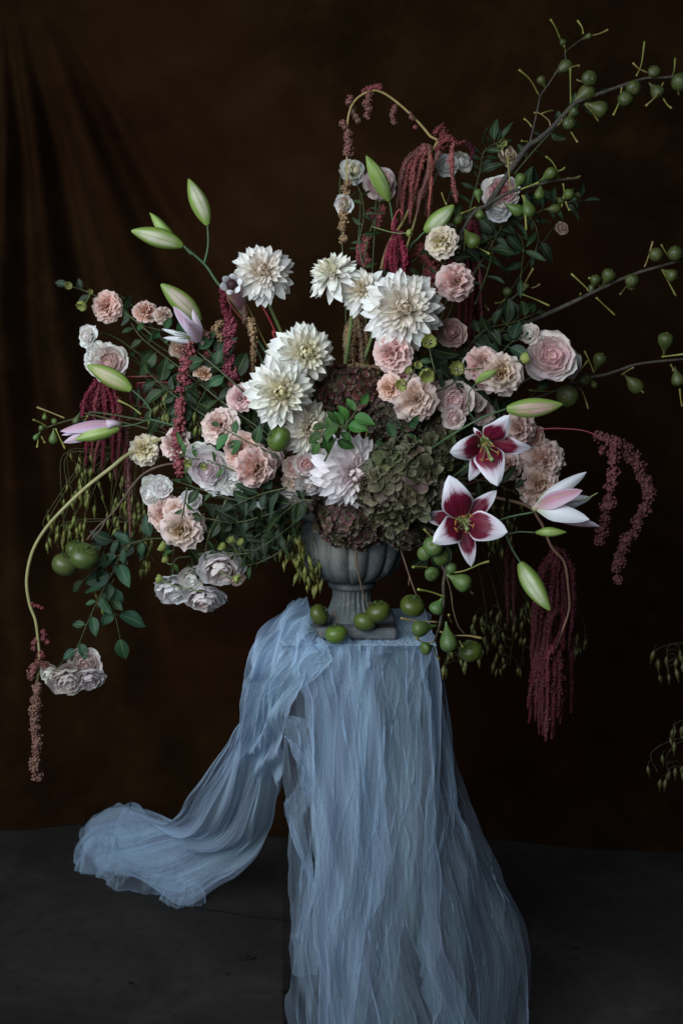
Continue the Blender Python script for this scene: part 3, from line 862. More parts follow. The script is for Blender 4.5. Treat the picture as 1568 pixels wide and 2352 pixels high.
def bloom(kind, x, y, r, off, axis, label, color, seed, group, core=None, detail=1.0, stem=True, cat=None, sq=1.0, name=None, mouth=None):
    rr = random.Random(seed * 13 + 5)
    dy = dome(x, y, off); R = size(r, dy)
    a = Vector((axis[0] + rr.uniform(-.28, .28), -axis[2], axis[1] + rr.uniform(-.25, .25))).normalized()
    lib = RP if kind == 'rose' else LP
    c = P(x, y, dy) - a * R * .55
    root = thing(name or kind, label, cat or kind, c - a * R * .2, group)
    f = frame(a, rr.uniform(0, 6.28)); f.translation = c - root.location
    sq *= .80
    if kind == 'rose':
        rings = ((0, 1.0, 6, 0.0), (0, .92, 6, .06), (1, .80, 7, .12), (1, .68, 7, .22), (2, .54, 6, .36), (2, .42, 6, .48), (3, .28, 5, .62))
        sc = .80
    else:
        rings = ((0, 1.0, 5, 4), (1, .95, 5, 18), (1, .86, 5, 32), (2, .76, 5, 46), (2, .64, 4, 58), (3, .52, 4, 70))
        sc = 1.0
    core = core or color
    for q, (lk, s, n, lift) in enumerate(rings):
        if detail < 1 and q in (1, 3): continue
        wild = 1.0 if kind == 'rose' else 1.9
        kk = q / (len(rings) - 1.0)
        for i in range(n):
            ang = 2 * math.pi * (i + .5 * (q % 2)) / n + rr.gauss(0, .16)
            ss = R * sc * s * rr.uniform(.92, 1.08)
            if kind == 'rose':
                m = (f @ Matrix.Translation((0, 0, R * lift * .8)) @ Matrix.Rotation(ang, 4, 'Z') @ Matrix.Rotation(rr.gauss(.02, .10), 4, 'Y')
                     @ Matrix.Rotation(rr.gauss(0, .08), 4, 'X') @ Matrix.Diagonal((ss, ss, ss * sq * rr.uniform(.9, 1.05), 1)))
            else:
                m = (f @ Matrix.Translation((0, 0, R * (.02 + .05 * q))) @ Matrix.Rotation(ang, 4, 'Z') @ Matrix.Rotation(-math.radians(lift + rr.gauss(0, 8)), 4, 'Y')
                     @ Matrix.Rotation(rr.gauss(0, .16), 4, 'X') @ Matrix.Diagonal((ss, ss, ss, 1)))
            cc = [color[z] * (1 - kk) + core[z] * kk for z in range(3)]
            put("petal", rr.choice(lib[lk]), root, m, jitter(cc, rr, .10))
    if kind != 'rose':      # stamens in the throat
        s = Soup()
        for i in range(7):
            an = i * 2.4; q0 = f @ Vector((0, 0, R * .15)); q1 = f @ Vector((R * .13 * math.cos(an), R * .13 * math.sin(an), R * .55))
            s.add(tube([q0 + root.location, q1 + root.location], R * .022, 4))
        s.put("stamens", M['stem'], root, (.34, .26, .05))
    sepals(root, c + a * R * .02, a, R * .42, 5, (.06, .11, .035))
    if stem:
        stem_from(root, c - a * R * .05, a, .0017, (.030, .052, .018), mouth)
    return root

# ---- leaves and sprigs
def leaf_mesh(seed, width, droop, fold, nv=7):
    r = random.Random(seed); wv = r.uniform(.02, .05); ph = r.random() * 6; sd = r.uniform(-.12, .12)
    def fn(u, v):
        w = width * math.sin(math.pi * min(1, .04 + .96 * v) ** .82) ** .85 if v < 1 else .003
        return (v, u * w + sd * v * v, droop * v * v + fold * abs(u) * w + wv * math.sin(7 * v + ph + 2 * u) * abs(u))
    vs, fs, uv = grid(4, nv, fn)
    return mesh("leaf", vs, fs, M['leaf'], uv)
LEAF_R = [leaf_mesh(300 + i, .27 + .02 * i, -.15 - .07 * i, .3) for i in range(4)]     # rounded
LEAF_N = [leaf_mesh(320 + i, .15 + .015 * i, -.2 - .08 * i, .35) for i in range(4)]     # narrow
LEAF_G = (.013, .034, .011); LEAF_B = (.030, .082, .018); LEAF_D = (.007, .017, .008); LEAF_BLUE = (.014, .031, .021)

def add_leaf(root, at, dirv, ln, lib, color, rr, face=None):
    d = Vector(dirv).normalized()
    nrm = Vector(face) if face is not None else Vector((rr.gauss(0, .5), -1, .5 + rr.gauss(0, .5)))
    nrm = nrm - d * nrm.dot(d)
    if nrm.length < 1e-3: nrm = d.orthogonal()
    nrm.normalize()
    y = nrm.cross(d)
    m = Matrix((d, y, nrm)).transposed().to_4x4()
    m.translation = Vector(at) - root.location
    put("leaf", rr.choice(lib), root, m @ Matrix.Diagonal((ln, ln, ln, 1)), jitter(color, rr, .45))

def sprig(pts, label, leaf_px=30, n=10, color=LEAF_G, lib=None, seed=0, group=None, name="leafy_sprig", cat="foliage", off=0.0, stemcol=(.035, .052, .018), stem_px=2.2, spread=1.0, start=.15, to_urn=False):
    """pts: (x, y[, extra depth]) along the stem, from its foot to its tip"""
    rr = random.Random(seed * 31 + 1)
    lib = lib or LEAF_R
    p3 = [D(p[0], p[1], off + (p[2] if len(p) > 2 else 0)) for p in pts]
    if to_urn: p3 = [MOUTH + Vector((rr.uniform(-.06, .06), 0, 0))] + p3
    path = smooth_path(p3, 6)
    root = thing(name, label, cat, path[0], group)
    s = Soup().add(tube(path, lambda f: size(stem_px, 0) * (1 - .55 * f), 5))
    N = len(path)
    for i in range(n):
        f = start + (1 - start) * (i + rr.uniform(0, .5)) / n
        q = f * (N - 1); j = min(int(q), N - 2)
        at = path[j].lerp(path[j + 1], q - j)
        t = (path[j + 1] - path[j]).normalized()
        if i == n - 1: d = t; at = path[-1]
        else:
            sd = t.cross(Vector((0, -1, .2))).normalized() * (1 if i % 2 else -1)
            d = t * rr.uniform(.2, .8) + sd * spread * rr.uniform(.6, 1.1) + Vector((0, -rr.uniform(-.2, .7), -rr.uniform(0, .4)))
        d.normalize()
        ln = size(leaf_px, 0) * rr.uniform(.5, 1.3)
        at2 = at + d * ln * .18
        s.add(tube([at, at2], size(stem_px * .45, 0), 4))
        add_leaf(root, at2, d, ln, lib, color, rr)
    s.put("stem", M['stem'], root, stemcol)
    return root, path

# ---- lily parts
def lily_petal_mesh(seed, width, arch, back):
    r = random.Random(seed); ph = r.random() * 6
    def fn(u, v):
        w = width * (sm(-.1, .42, v)) * ((max(0, 1 - (v - .42) / .58) ** .75 * (1 + .62 * (v - .42) / .58)) if v > .42 else 1) + .006
        z = arch * math.sin(math.pi * v) - back * max(0, v - .55) ** 2 * 3 - .30 * u * u * w + .035 * math.sin(8 * v + ph) * u * u
        z += -.06 * math.exp(-(u / .12) ** 2) * w * 2
        return (v, u * w, z)
    vs, fs, uv = grid(8, 12, fn)
    return mesh("petal", vs, fs, M['lily'], uv)
LILY_W = [lily_petal_mesh(400 + i, .30, .12, .22) for i in range(3)]
LILY_N = [lily_petal_mesh(410 + i, .19, .10, .25) for i in range(3)]

def petal_to(parent, base, tip, axis, me, color=None, wide=1.0, off=None):
    """a petal mesh laid from base to tip, its inner face along axis"""
    d = Vector(tip) - Vector(base); ln = d.length; d.normalize()
    n = Vector(axis); n = n - d * n.dot(d); n.normalize()
    y = n.cross(d)
    m = Matrix((d, y, n)).transposed().to_4x4()
    o = off if off is not None else Vector((0, 0, 0))
    m.translation = Vector(base) - o
    return put("petal", me, parent, m @ Matrix.Diagonal((ln, ln * wide, ln, 1)), color)

def open_lily(root, cx, cy, dy, axis, tips, seed):
    """tips: (x, y, depth relative to the centre, 'w' or 'n')"""
    rr = random.Random(seed)
    a = Vector((axis[0], -axis[2], axis[1])).normalized()
    c = P(cx, cy, dy)
    base = c - a * .030
    s = Soup()
    # pistil and pale throat are the body of the flower
    tip = c + a * .058 + Vector((.006, 0, -.012))
    s.add(tube(smooth_path([base, c + a * .02, tip], 5), lambda f: .0026 if f < .8 else .0026 + .003 * (f - .8) * 5, 8))
    for k in range(6):
        an = k * 1.047 + .4; f = frame(a)
        d = f.to_3x3() @ Vector((math.cos(an), math.sin(an), 0))
        s.add(tube([base + d * .004, base + d * .012 + a * .012, c + d * .016 + a * .004], lambda t: .0035 * (1 - .6 * t), 6))
    fl = s.put("flower", M['pistil'], root)
    for k in range(6):
        an = k * 1.047 + rr.uniform(-.2, .2); f = frame(a)
        d = f.to_3x3() @ Vector((math.cos(an), math.sin(an), 0))
        q = c + a * .042 + d * (.016 + .008 * rr.random())
        st = Soup().add(tube(smooth_path([base, c + d * .006 + a * .015, q], 4), .0011, 5))
        st.put("filament", M['pistil'], root).parent = fl
        ant = Soup().add(tube([q - d.cross(a) * .007, q, q + d.cross(a) * .007], lambda t: .0022 * math.sin(math.pi * (.15 + .7 * t)), 6))
        ant.put("anther", M['anther'], root).parent = fl
    for i, (tx, ty, td, k) in enumerate(tips):
        t = P(tx, ty, dy + td)
        lay = .004 if k == 'w' else -.004
        petal_to(fl, base + a * lay, t, a, rr.choice(LILY_W if k == 'w' else LILY_N), None, 1.0, root.location)
    return fl, base

def bud_mesh(seed, fat=.17, tipsharp=.8, bend=.03):
    nt, nv = 18, 14
    vs, fs, uv = [], [], []
    for j in range(nv + 1):
        v = j / nv
        r = fat * (math.sin(math.pi * min(1, v * .93 + .05)) ** tipsharp) * (1.08 - .25 * v)
        for i in range(nt + 1):
            a = 2 * math.pi * i / nt
            lob = 1 + .07 * math.cos(3 * a) - .05 * math.exp(-((((a * 3 / (2 * math.pi)) % 1) - .5) / .06) ** 2)
            vs.append((v, r * lob * math.cos(a), r * lob * math.sin(a) + bend * math.sin(math.pi * v) + .012 * math.sin(7 * v + seed))); uv.append((i / nt, v))
    for j in range(nv):
        for i in range(nt):
            q = j * (nt + 1) + i
            fs.append((q, q + 1, q + nt + 2, q + nt + 1))
    return mesh("bud", vs, fs, M['bud'], uv)
BUD = [bud_mesh(0, .155, .8, .02), bud_mesh(1, .175, .72, .055), bud_mesh(2, .14, .9, -.03)]

def bud(root, b, t, blush, spin=0.0, fat=1.0, k=0):
    b, t = Vector(b), Vector(t)
    d = t - b; ln = d.length; d.normalize()
    n = Vector((0, -1, 0)); n = (n - d * n.dot(d)).normalized()
    m = Matrix((d, n.cross(d), n)).transposed().to_4x4(); m.translation = b - root.location
    return put("bud", BUD[k], root, m @ Matrix.Rotation(spin, 4, 'X') @ Matrix.Diagonal((ln, ln * fat, ln * fat, 1)), blush)

# ---- figs and persimmons
def lathe_mesh(name, prof, nt, mat, lob=0.0):
    pr = smooth_path([Vector((r, z, 0)) for r, z in prof], 4)
    vs, fs, uv = [], [], []
    for j, p in enumerate(pr):
        for i in range(nt):
            a = 2 * math.pi * i / nt
            k = 1 + lob * math.cos(4 * a) + .02 * math.sin(3 * a + p.y * 2)
            vs.append((p.y, p.x * k * math.cos(a), p.x * k * math.sin(a))); uv.append((i / nt, j / len(pr)))
    for j in range(len(pr) - 1):
        for i in range(nt):
            k = (i + 1) % nt
            fs.append((j * nt + i, j * nt + k, (j + 1) * nt + k, (j + 1) * nt + i))
    return mesh(name, vs, fs, mat, uv)
# along +X from the neck (0) to the eye (1); radius 0.36 at the belly
FIG = lathe_mesh("fig", [(.001, -.02), (.045, 0), (.07, .12), (.15, .28), (.28, .46), (.355, .66), (.33, .84), (.20, .955), (.07, .985), (.05, 1.01), (.03, 1.0), (.001, .975)], 18, M['fig'])
PERS = lathe_mesh("persimmon", [(.001, -.62), (.25, -.66), (.62, -.60), (.93, -.30), (1.0, .05), (.90, .40), (.62, .68), (.28, .80), (.05, .79), (.001, .775)], 28, M['persimmon'], .015)

def fig_at(root, neck, eye, color, fat=1.0, rr=rng):
    d = Vector(eye) - Vector(neck); ln = d.length; d.normalize()
    n = d.orthogonal().normalized()
    m = Matrix((d, n.cross(d), n)).transposed().to_4x4(); m.translation = Vector(neck) - root.location
    put("fig", FIG, root, m @ Matrix.Rotation(rr.uniform(0, 6), 4, 'X') @ Matrix.Diagonal((ln, ln * fat, ln * fat, 1)), jitter(color, rr, .15))

def calyx_lobes(root, c, up, R, color):
    s = Soup(); f = Matrix.Translation(c + up * R * .60) @ frame(up, rng.uniform(0, 2))
    for k in range(4):
        def fn(u, v, k=k):
            w = .42 * math.sin(math.pi * (.25 + .75 * v)) ** .8
            p = Vector((v * .72, u * w, .06 + .10 * v * v - .15 * v + .05 * math.sin(u * 5)))
            return f @ Matrix.Rotation(1.5708 * k, 4, 'Z') @ (p * R)
        s.add(grid(4, 4, fn))
    s.add(tube([f @ Vector((0, 0, 0)), f @ Vector((0, 0, .3 * R))], R * .10, 6))
    s.put("calyx", M['leaf'], root, color)

GREENF = (.045, .080, .014); FIGG = (.026, .068, .010); FIGD = (.012, .028, .006)
def persimmon(root, x, y, r, dy, up, color=GREENF):
    """one fruit with its calyx, hanging as parts of a twig"""
    R = size(r, dy); u = Vector((up[0], -up[2], up[1])).normalized(); c = P(x, y, dy)
    f = frame(u); n = Matrix((-u, f.col[0].to_3d(), (-u).cross(f.col[0].to_3d()))).transposed().to_4x4()
    n.translation = c - root.location
    put("fruit", PERS, root, n @ Matrix.Diagonal((R, R, R, 1)), jitter(color, rng, .12))
    calyx_lobes(root, c, u, R, (.06, .085, .03))
    return c + u * R * .8

# ---- amaranth
ICV = np.array([(1, 0, 0), (-1, 0, 0), (0, 1, 0), (0, -1, 0), (0, 0, 1), (0, 0, -1)], float)
ICF = np.array([(0, 2, 4), (2, 1, 4), (1, 3, 4), (3, 0, 4), (2, 0, 5), (1, 2, 5), (3, 1, 5), (0, 3, 5)])
def blobs(cs, rs, seed):
    g = np.random.default_rng(seed)
    cs = np.asarray(cs); n = len(cs); rs = np.asarray(rs)
    v = ICV[None] * rs[:, None, None] * g.uniform(.75, 1.35, (n, 6, 1)) + cs[:, None, :]
    f = ICF[None] + (np.arange(n) * 6)[:, None, None]
    return v.reshape(-1, 3), f.reshape(-1, 3)

def strand(root, path3, r0, r1, color, seed, style='cat', name="tassel"):
    """a furry tassel: small tufts packed round a hanging path; 'bead' gathers them into separate balls"""
    g = np.random.default_rng(seed)
    path = [Vector(p) for p in smooth_path(path3, 8)]
    acc = [0.0]
    for a, b in zip(path, path[1:]): acc.append(acc[-1] + (b - a).length)
    L = acc[-1]; cs, rs = [], []
    def at(s):
        for i in range(len(acc) - 1):
            if s <= acc[i + 1]:
                return path[i].lerp(path[i + 1], (s - acc[i]) / max(1e-9, acc[i + 1] - acc[i]))
        return path[-1]
    s = 0.0
    while s < L:
        f = s / L; R = r0 + (r1 - r0) * f
        if style == 'bead':
            c = at(s); off = g.normal(0, .28 * R, 3); rb = R * g.uniform(.85, 1.25)
            k = 34
            d = g.normal(0, 1, (k, 3)); d /= np.linalg.norm(d, axis=1)[:, None]
            for q in d:
                cs.append(np.array(c) + off + q * rb * g.uniform(.66, .98)); rs.append(rb * g.uniform(.14, .32))
            cs.append(np.array(c) + off); rs.append(rb * .8)
            s += R * g.uniform(.95, 1.6)
        else:
            R2 = R * .95 * (1 - .55 * f ** 6) * (1 + .18 * math.sin(s / (R * 1.7) + seed))
            c = np.array(at(s))
            for q in range(9):
                d = g.normal(0, 1, 3); d /= np.linalg.norm(d)
                cs.append(c + d * R2 * g.uniform(.60, 1.05)); rs.append(R2 * g.uniform(.14, .36))
            cs.append(c); rs.append(R2 * .7)
            s += R * .55
    v, f = blobs(cs, rs, seed)
    l = root.location
    v = v - np.array((l.x, l.y, l.z))
    o = put(name, mesh(name, v, f, M['amar']), root, color=color)
    return o
# ================================================================ the bouquet
# ---- dahlias: x, y, radius, extra depth, facing (right, up, to camera)
WD = (.86, .85, .825); PK = (.86, .81, .835)
dahlia(603, 622, 74, -.02, (.10, .22, 1), "white dahlia with a peach heart, highest on the left, beside the lily buds", WD, (.82, .64, .48), 96, 1)
dahlia(757, 620, 66, -.03, (-.42, .72, .55), "white dahlia tilted upward, seen from its side, topmost of the pale dahlias in the middle", WD, (.80, .74, .46), 78, 2)
dahlia(828, 664, 62, -.02, (-.40, .30, .85), "small white dahlia half hidden behind the largest dahlia", WD, (.80, .68, .42), 66, 3)
dahlia(926, 706, 97, -.09, (.03, .06, 1), "largest white dahlia with a peach heart, wide open in the upper middle", WD, (.82, .66, .48), 112, 4)
dahlia(702, 812, 80, -.06, (.30, .12, .92), "white dahlia with a yellow heart just above the lower left dahlia", WD, (.80, .70, .36), 92, 5)
dahlia(645, 902, 82, -.13, (.10, -.05, 1), "big white dahlia with a yellow heart left of the maroon hydrangea", WD, (.80, .70, .34), 100, 6)
dahlia(716, 985, 72, -.06, (.50, -.05, .7), "older white dahlia turned sideways below the two left dahlias", (.84, .81, .76), (.80, .68, .46), 84, 7)
dahlia(816, 1088, 92, -.10, (.30, -.08, .9), "lilac tinted dahlia pressed against the green hydrangea above the urn", PK, (.76, .60, .58), 96, 8)

# ---- lisianthus (frilled): x, y, r, depth, facing, colour, core, label
PEACH = (.84, .50, .37); PINK = (.84, .52, .50); BLUSH = (.83, .70, .65); CREAM = (.78, .72, .50); CPCH = (.85, .64, .56)
LG = "frilled lisianthus blooms"
lis = [
 (1050, 643, 40, -.02, (.35, .1, .9), PINK, (.70, .34, .28), "pink frilled lisianthus beside the dark magenta tassels, above the largest dahlia's right edge"),
 (896, 812, 44, -.05, (-.1, .2, .9), PINK, (.74, .40, .36), "pink frilled lisianthus tucked right under the largest dahlia"),
 (930, 868, 30, -.02, (.1, .3, .9), PINK, (.74, .36, .40), "small pink lisianthus behind the green button buds"),
 (890, 892, 30, -.05, (-.2, .0, .95), PEACH, (.78, .42, .20), "orange peach lisianthus at the right of the maroon hydrangea"),
 (960, 918, 48, -.06, (.0, .1, 1), CPCH, (.80, .60, .44), "cream peach lisianthus with loose folds under the round green button bud"),
 (1108, 826, 42, -.03, (-.1, .4, .9), PINK, (.72, .40, .30), "pink lisianthus just above the cream pink one with the golden throat"),
 (1152, 856, 48, -.06, (.15, .0, 1), BLUSH, (.60, .42, .12), "cream pink lisianthus with a golden throat, behind the small green lily bud"),
 (1196, 985, 38, .0, (.3, .1, .9), CPCH, (.78, .50, .42), "peach lisianthus beside the upper open lily, under the long pink bud"),
 (1254, 1054, 47, -.01, (.25, .1, .9), CPCH, (.78, .52, .42), "round peach lisianthus with wavy rims right of the upper open lily"),
 (1243, 1116, 46, -.03, (.2, -.1, .95), (.85, .58, .50), (.76, .54, .32), "peach lisianthus resting on the half open lily's petals"),
 (1168, 1068, 34, .03, (.2, .0, .95), BLUSH, (.70, .42, .36), "pale peach lisianthus peeping out behind the upper open lily"),
 (556, 1040, 44, -.06, (-.1, .15, .95), PEACH, (.74, .36, .22), "peach orange lisianthus left of the green persimmon among the flowers"),
 (592, 1078, 45, -.09, (.15, -.15, .95), PINK, (.66, .36, .20), "pink lisianthus with a dark throat below the peach orange one"),
 (374, 1186, 42, -.02, (-.35, -.1, .9), (.82, .60, .55), (.76, .42, .32), "pink lisianthus half behind the open one on the lower left"),
 (413, 1222, 47, -.07, (.1, -.1, 1), (.84, .68, .65), (.60, .42, .14), "wide open pink lisianthus with a golden throat on the lower left"),
 (410, 1172, 36, -.02, (.1, .5, .8), (.82, .62, .54), (.78, .44, .24), "peach lisianthus with an orange base topmost of the lower left trio"),
 (500, 972, 42, -.03, (-.2, .2, .9), BLUSH, (.74, .44, .34), "pale pink lisianthus with a green leaf lying across it"),
 (393, 1020, 38, -.02, (-.55, .0, .8), BLUSH, (.72, .46, .40), "pale pink lisianthus beside the beaded red tassel on the left"),
 (240, 706, 34, .02, (-.4, .1, .8), PEACH, (.70, .34, .26), "peach lisianthus standing highest at the far left of the bouquet"),
 (336, 708, 26, .02, (.0, .5, .7), (.66, .34, .26), (.68, .34, .22), "small closed peach lisianthus between the far left one and the lily bud"),
 (378, 722, 20, .02, (.2, .3, .8), (.60, .40, .33), (.55, .36, .28), "small dusky pink lisianthus bud tucked against the large left lily bud"),
 (328, 1031, 33, -.01, (-.2, .1, .9), (.78, .74, .48), (.74, .70, .28), "cream yellow lisianthus at the end of the pale arching stem"),
 (1008, 550, 37, -.02, (-.2, .25, .7), (.74, .68, .50), (.66, .60, .26), "cream lisianthus under the upper white green lily bud"),
 (552, 912, 32, .01, (-.1, .1, .9), PINK, (.66, .38, .42), "dusky pink lisianthus behind the left edge of the lowest left dahlia"),
 (471, 852, 22, .0, (.1, .6, .5), (.66, .36, .18), (.60, .34, .14), "apricot lisianthus bud hanging among the beaded red tassels"),
 (1108, 948, 28, .02, (.1, .0, .9), BLUSH, (.70, .46, .40), "small faded pink lisianthus left of the long pink lily bud"),
]
for i, (x, y, r, o, ax, c1, c2, lab) in enumerate(lis):
    bloom('lisianthus', x, y, r * 1.12, o, ax, lab, c1, i + 1, LG, c2, 1.0 if r > 29 else .6)

# ---- roses
WH = (.88, .865, .83); BL = (.88, .81, .785); LIL = (.89, .865, .86)
RG = "white and blush roses"
ros = [
 (248, 830, 43, -.03, (.15, -.1, .95), WH, (.74, .52, .50), "white rose with a pink heart lying over the olive lily bud"),
 (214, 815, 34, -.01, (-.55, .1, .7), WH, WH, "white rose in profile left of the pink hearted one above the olive bud"),
 (197, 771, 25, .01, (-.5, .1, .7), WH, BL, "small cream white rose farthest left under the peach lisianthus"),
 (478, 1077, 54, -.05, (-.25, .05, .95), LIL, (.74, .62, .66), "largest white rose on the left with lilac folds, below the beaded tassel"),
 (452, 1043, 27, -.03, (-.5, .3, .8), WH, WH, "small white rose joined to the largest left rose's upper edge"),
 (532, 1112, 28, -.04, (.1, -.3, .9), WH, WH, "small white rose below the pink lisianthus with a dark throat"),
 (492, 1122, 25, -.03, (-.1, -.4, .85), WH, WH, "small white rose hanging below the largest left rose"),
 (345, 1132, 36, -.01, (-.55, .15, .75), WH, LIL, "white rose in profile above the lower left pink lisianthus trio"),
 (372, 1118, 24, -.01, (.4, .3, .8), LIL, LIL, "small lilac white rose beside the profile rose on the left"),
 (508, 1312, 50, -.02, (.15, -.5, .75), LIL, (.76, .64, .62), "drooping lilac white rose, right one of the three hanging roses"),
 (396, 1358, 43, -.02, (-.2, -.6, .7), LIL, LIL, "drooping white rose, left one of the three hanging roses"),
 (470, 1380, 48, -.03, (.05, -.55, .7), LIL, (.70, .58, .56), "drooping white rose, lowest of the three hanging roses"),
 (1264, 815, 55, -.02, (.1, .0, 1), BL, (.82, .56, .58), "large blush rose with a rosy whorled heart on the right"),
 (1311, 834, 32, .01, (.5, -.1, .8), WH, BL, "small white rose touching the right edge of the large blush rose"),
 (1212, 766, 24, .02, (-.3, .5, .7), (.76, .68, .62), WH, "little cream rose above the large blush rose on the right"),
 (1240, 782, 24, .01, (-.2, .5, .7), (.72, .74, .66), WH, "pale greenish white rose petals at the large blush rose's upper edge"),
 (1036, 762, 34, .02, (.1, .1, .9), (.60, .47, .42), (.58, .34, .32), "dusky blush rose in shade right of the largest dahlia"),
 (1044, 918, 44, -.04, (.1, .1, .95), (.82, .71, .69), (.76, .56, .56), "blush rose with ragged folds between cream lisianthus and lily stem"),
 (1040, 958, 28, -.06, (-.1, -.2, .95), (.76, .66, .64), (.72, .54, .54), "small blush rose at the upper lily's left shoulder"),
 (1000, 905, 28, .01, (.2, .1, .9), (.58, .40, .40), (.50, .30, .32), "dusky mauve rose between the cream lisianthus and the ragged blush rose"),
 (1150, 438, 42, .0, (-.1, .25, .9), WH, (.74, .34, .36), "white rose with a pink blotch behind the upper fig branch"),
 (1143, 482, 28, .0, (.0, -.2, .9), LIL, LIL, "small white rose under the upper fig branch"),
 (872, 420, 37, .02, (.2, .1, .9), (.74, .62, .62), (.70, .50, .48), "blush rose half hidden behind the tall green lily bud"),
 (810, 391, 28, .02, (.0, .1, .95), WH, (.74, .70, .52), "small white rose at the top of the leafy stem left of the tall lily bud"),
 (788, 470, 22, .02, (-.4, .1, .8), WH, (.72, .66, .58), "small white rosebud against the hanging beaded stem"),
 (1026, 378, 25, .03, (-.3, .2, .8), WH, WH, "white rose left of the red tassel strand at the top"),
 (1062, 371, 26, .03, (.4, .2, .8), (.74, .70, .62), WH, "white rose right of the red tassel strand at the top"),
 (1168, 356, 26, .04, (.2, .4, .7), (.62, .50, .38), (.58, .44, .30), "tan faded rose at the foot of the thick fig branch"),
 (702, 1066, 27, -.06, (.1, .1, .95), BL, (.70, .42, .42), "small blush rose with a pink heart left of the lilac dahlia"),
 (672, 1072, 24, -.03, (-.2, .1, .9), (.76, .62, .58), (.70, .50, .46), "dusky pink rose between the persimmon and the pink hearted rose"),
 (708, 1112, 30, -.05, (.1, -.3, .9), (.76, .72, .71), (.70, .62, .60), "greyish white rose above the urn's left rim"),
 (672, 1108, 25, -.03, (-.2, -.2, .9), (.74, .63, .56), (.68, .54, .45), "small tan blush rose left of the greyish rose above the urn"),
 (697, 1168, 22, -.04, (-.1, -.3, .8), (.34, .27, .25), (.30, .22, .20), "dark withered rose leaning on the urn's rim"),
 (194, 1528, 38, -.01, (.1, .05, .9), BL, (.62, .46, .44), "blush rose topmost at the end of the trailing lower left stem"),
 (156, 1564, 42, -.02, (-.1, -.45, .8), (.74, .66, .62), BL, "blush rose facing down in the trailing lower left cluster"),
 (114, 1552, 32, -.01, (-.5, -.3, .7), (.74, .70, .60), WH, "cream rose turned away, left one of the trailing cluster"),
 (206, 1562, 34, -.01, (.4, -.4, .7), LIL, (.62, .52, .54), "lilac white rose, right one of the trailing lower left cluster"),
 (1290, 523, 15, .05, (.4, .0, .8), (.52, .38, .32), (.50, .34, .28), "tiny dry pink rosebud hanging right of the upper figs"),
 (596, 1163, 16, -.04, (.0, -.9, .4), (.66, .72, .70), WH, "single pale rosebud hanging over the dark foliage left of the urn"),
 (690, 955, 34, -.02, (.2, -.1, .9), (.72, .70, .68), (.70, .66, .62), "plain white rose under the big left dahlia"),
 (736, 1022, 30, -.03, (.1, .0, .9), WH, (.84, .80, .70), "white rose squeezed between the older dahlia and the lilac tinted one"),
 (662, 1146, 24, -.02, (-.1, -.4, .8), (.72, .68, .66), WH, "small white rose above the dark leaves at the urn's left shoulder"),
 (540, 1082, 26, -.05, (-.2, .0, .9), WH, LIL, "small white rose wedged between the largest left rose and the pink lisianthus"),
 (436, 1150, 26, -.01, (.1, .3, .9), LIL, WH, "little lilac white rose over the lower left peach lisianthus"),
 (626, 1052, 24, -.03, (.0, .2, .9), (.82, .70, .66), BL, "small blush rose between the green persimmon and the peach orange lisianthus"),
 (1086, 916, 28, -.02, (.2, .2, .9), (.80, .68, .66), BL, "small blush rose above the upper lily between ragged rose and golden throated lisianthus"),
 (440, 1330, 30, -.01, (-.1, -.3, .9), (.74, .72, .66), WH, "pale cream rose half hidden among the three drooping ones"),
 (548, 1334, 18, -.01, (.4, -.4, .7), (.62, .42, .36), BL, "tiny rosy bud right of the drooping lilac white rose"),
 (1118, 876, 26, .0, (.0, .1, .9), (.80, .62, .60), PINK, "small pink rose left of the golden throated lisianthus"),
 (1222, 1000, 26, .02, (.3, .2, .9), (.78, .60, .52), PEACH, "small peach rose right of the peach lisianthus under the long pink bud"),
 (410, 800, 20, .0, (-.1, .1, .9), (.66, .52, .42), (.6, .42, .3), "little peach white rosebud under the faded lily on the left"),
]
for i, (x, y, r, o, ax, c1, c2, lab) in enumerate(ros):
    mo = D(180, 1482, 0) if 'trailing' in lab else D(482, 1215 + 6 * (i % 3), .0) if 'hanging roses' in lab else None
    bloom('rose', x, y, r * 1.14, o, ax, lab, c1, i + 70, RG, c2, 1.0 if r > 29 else .6, sq=1.0, mouth=mo)

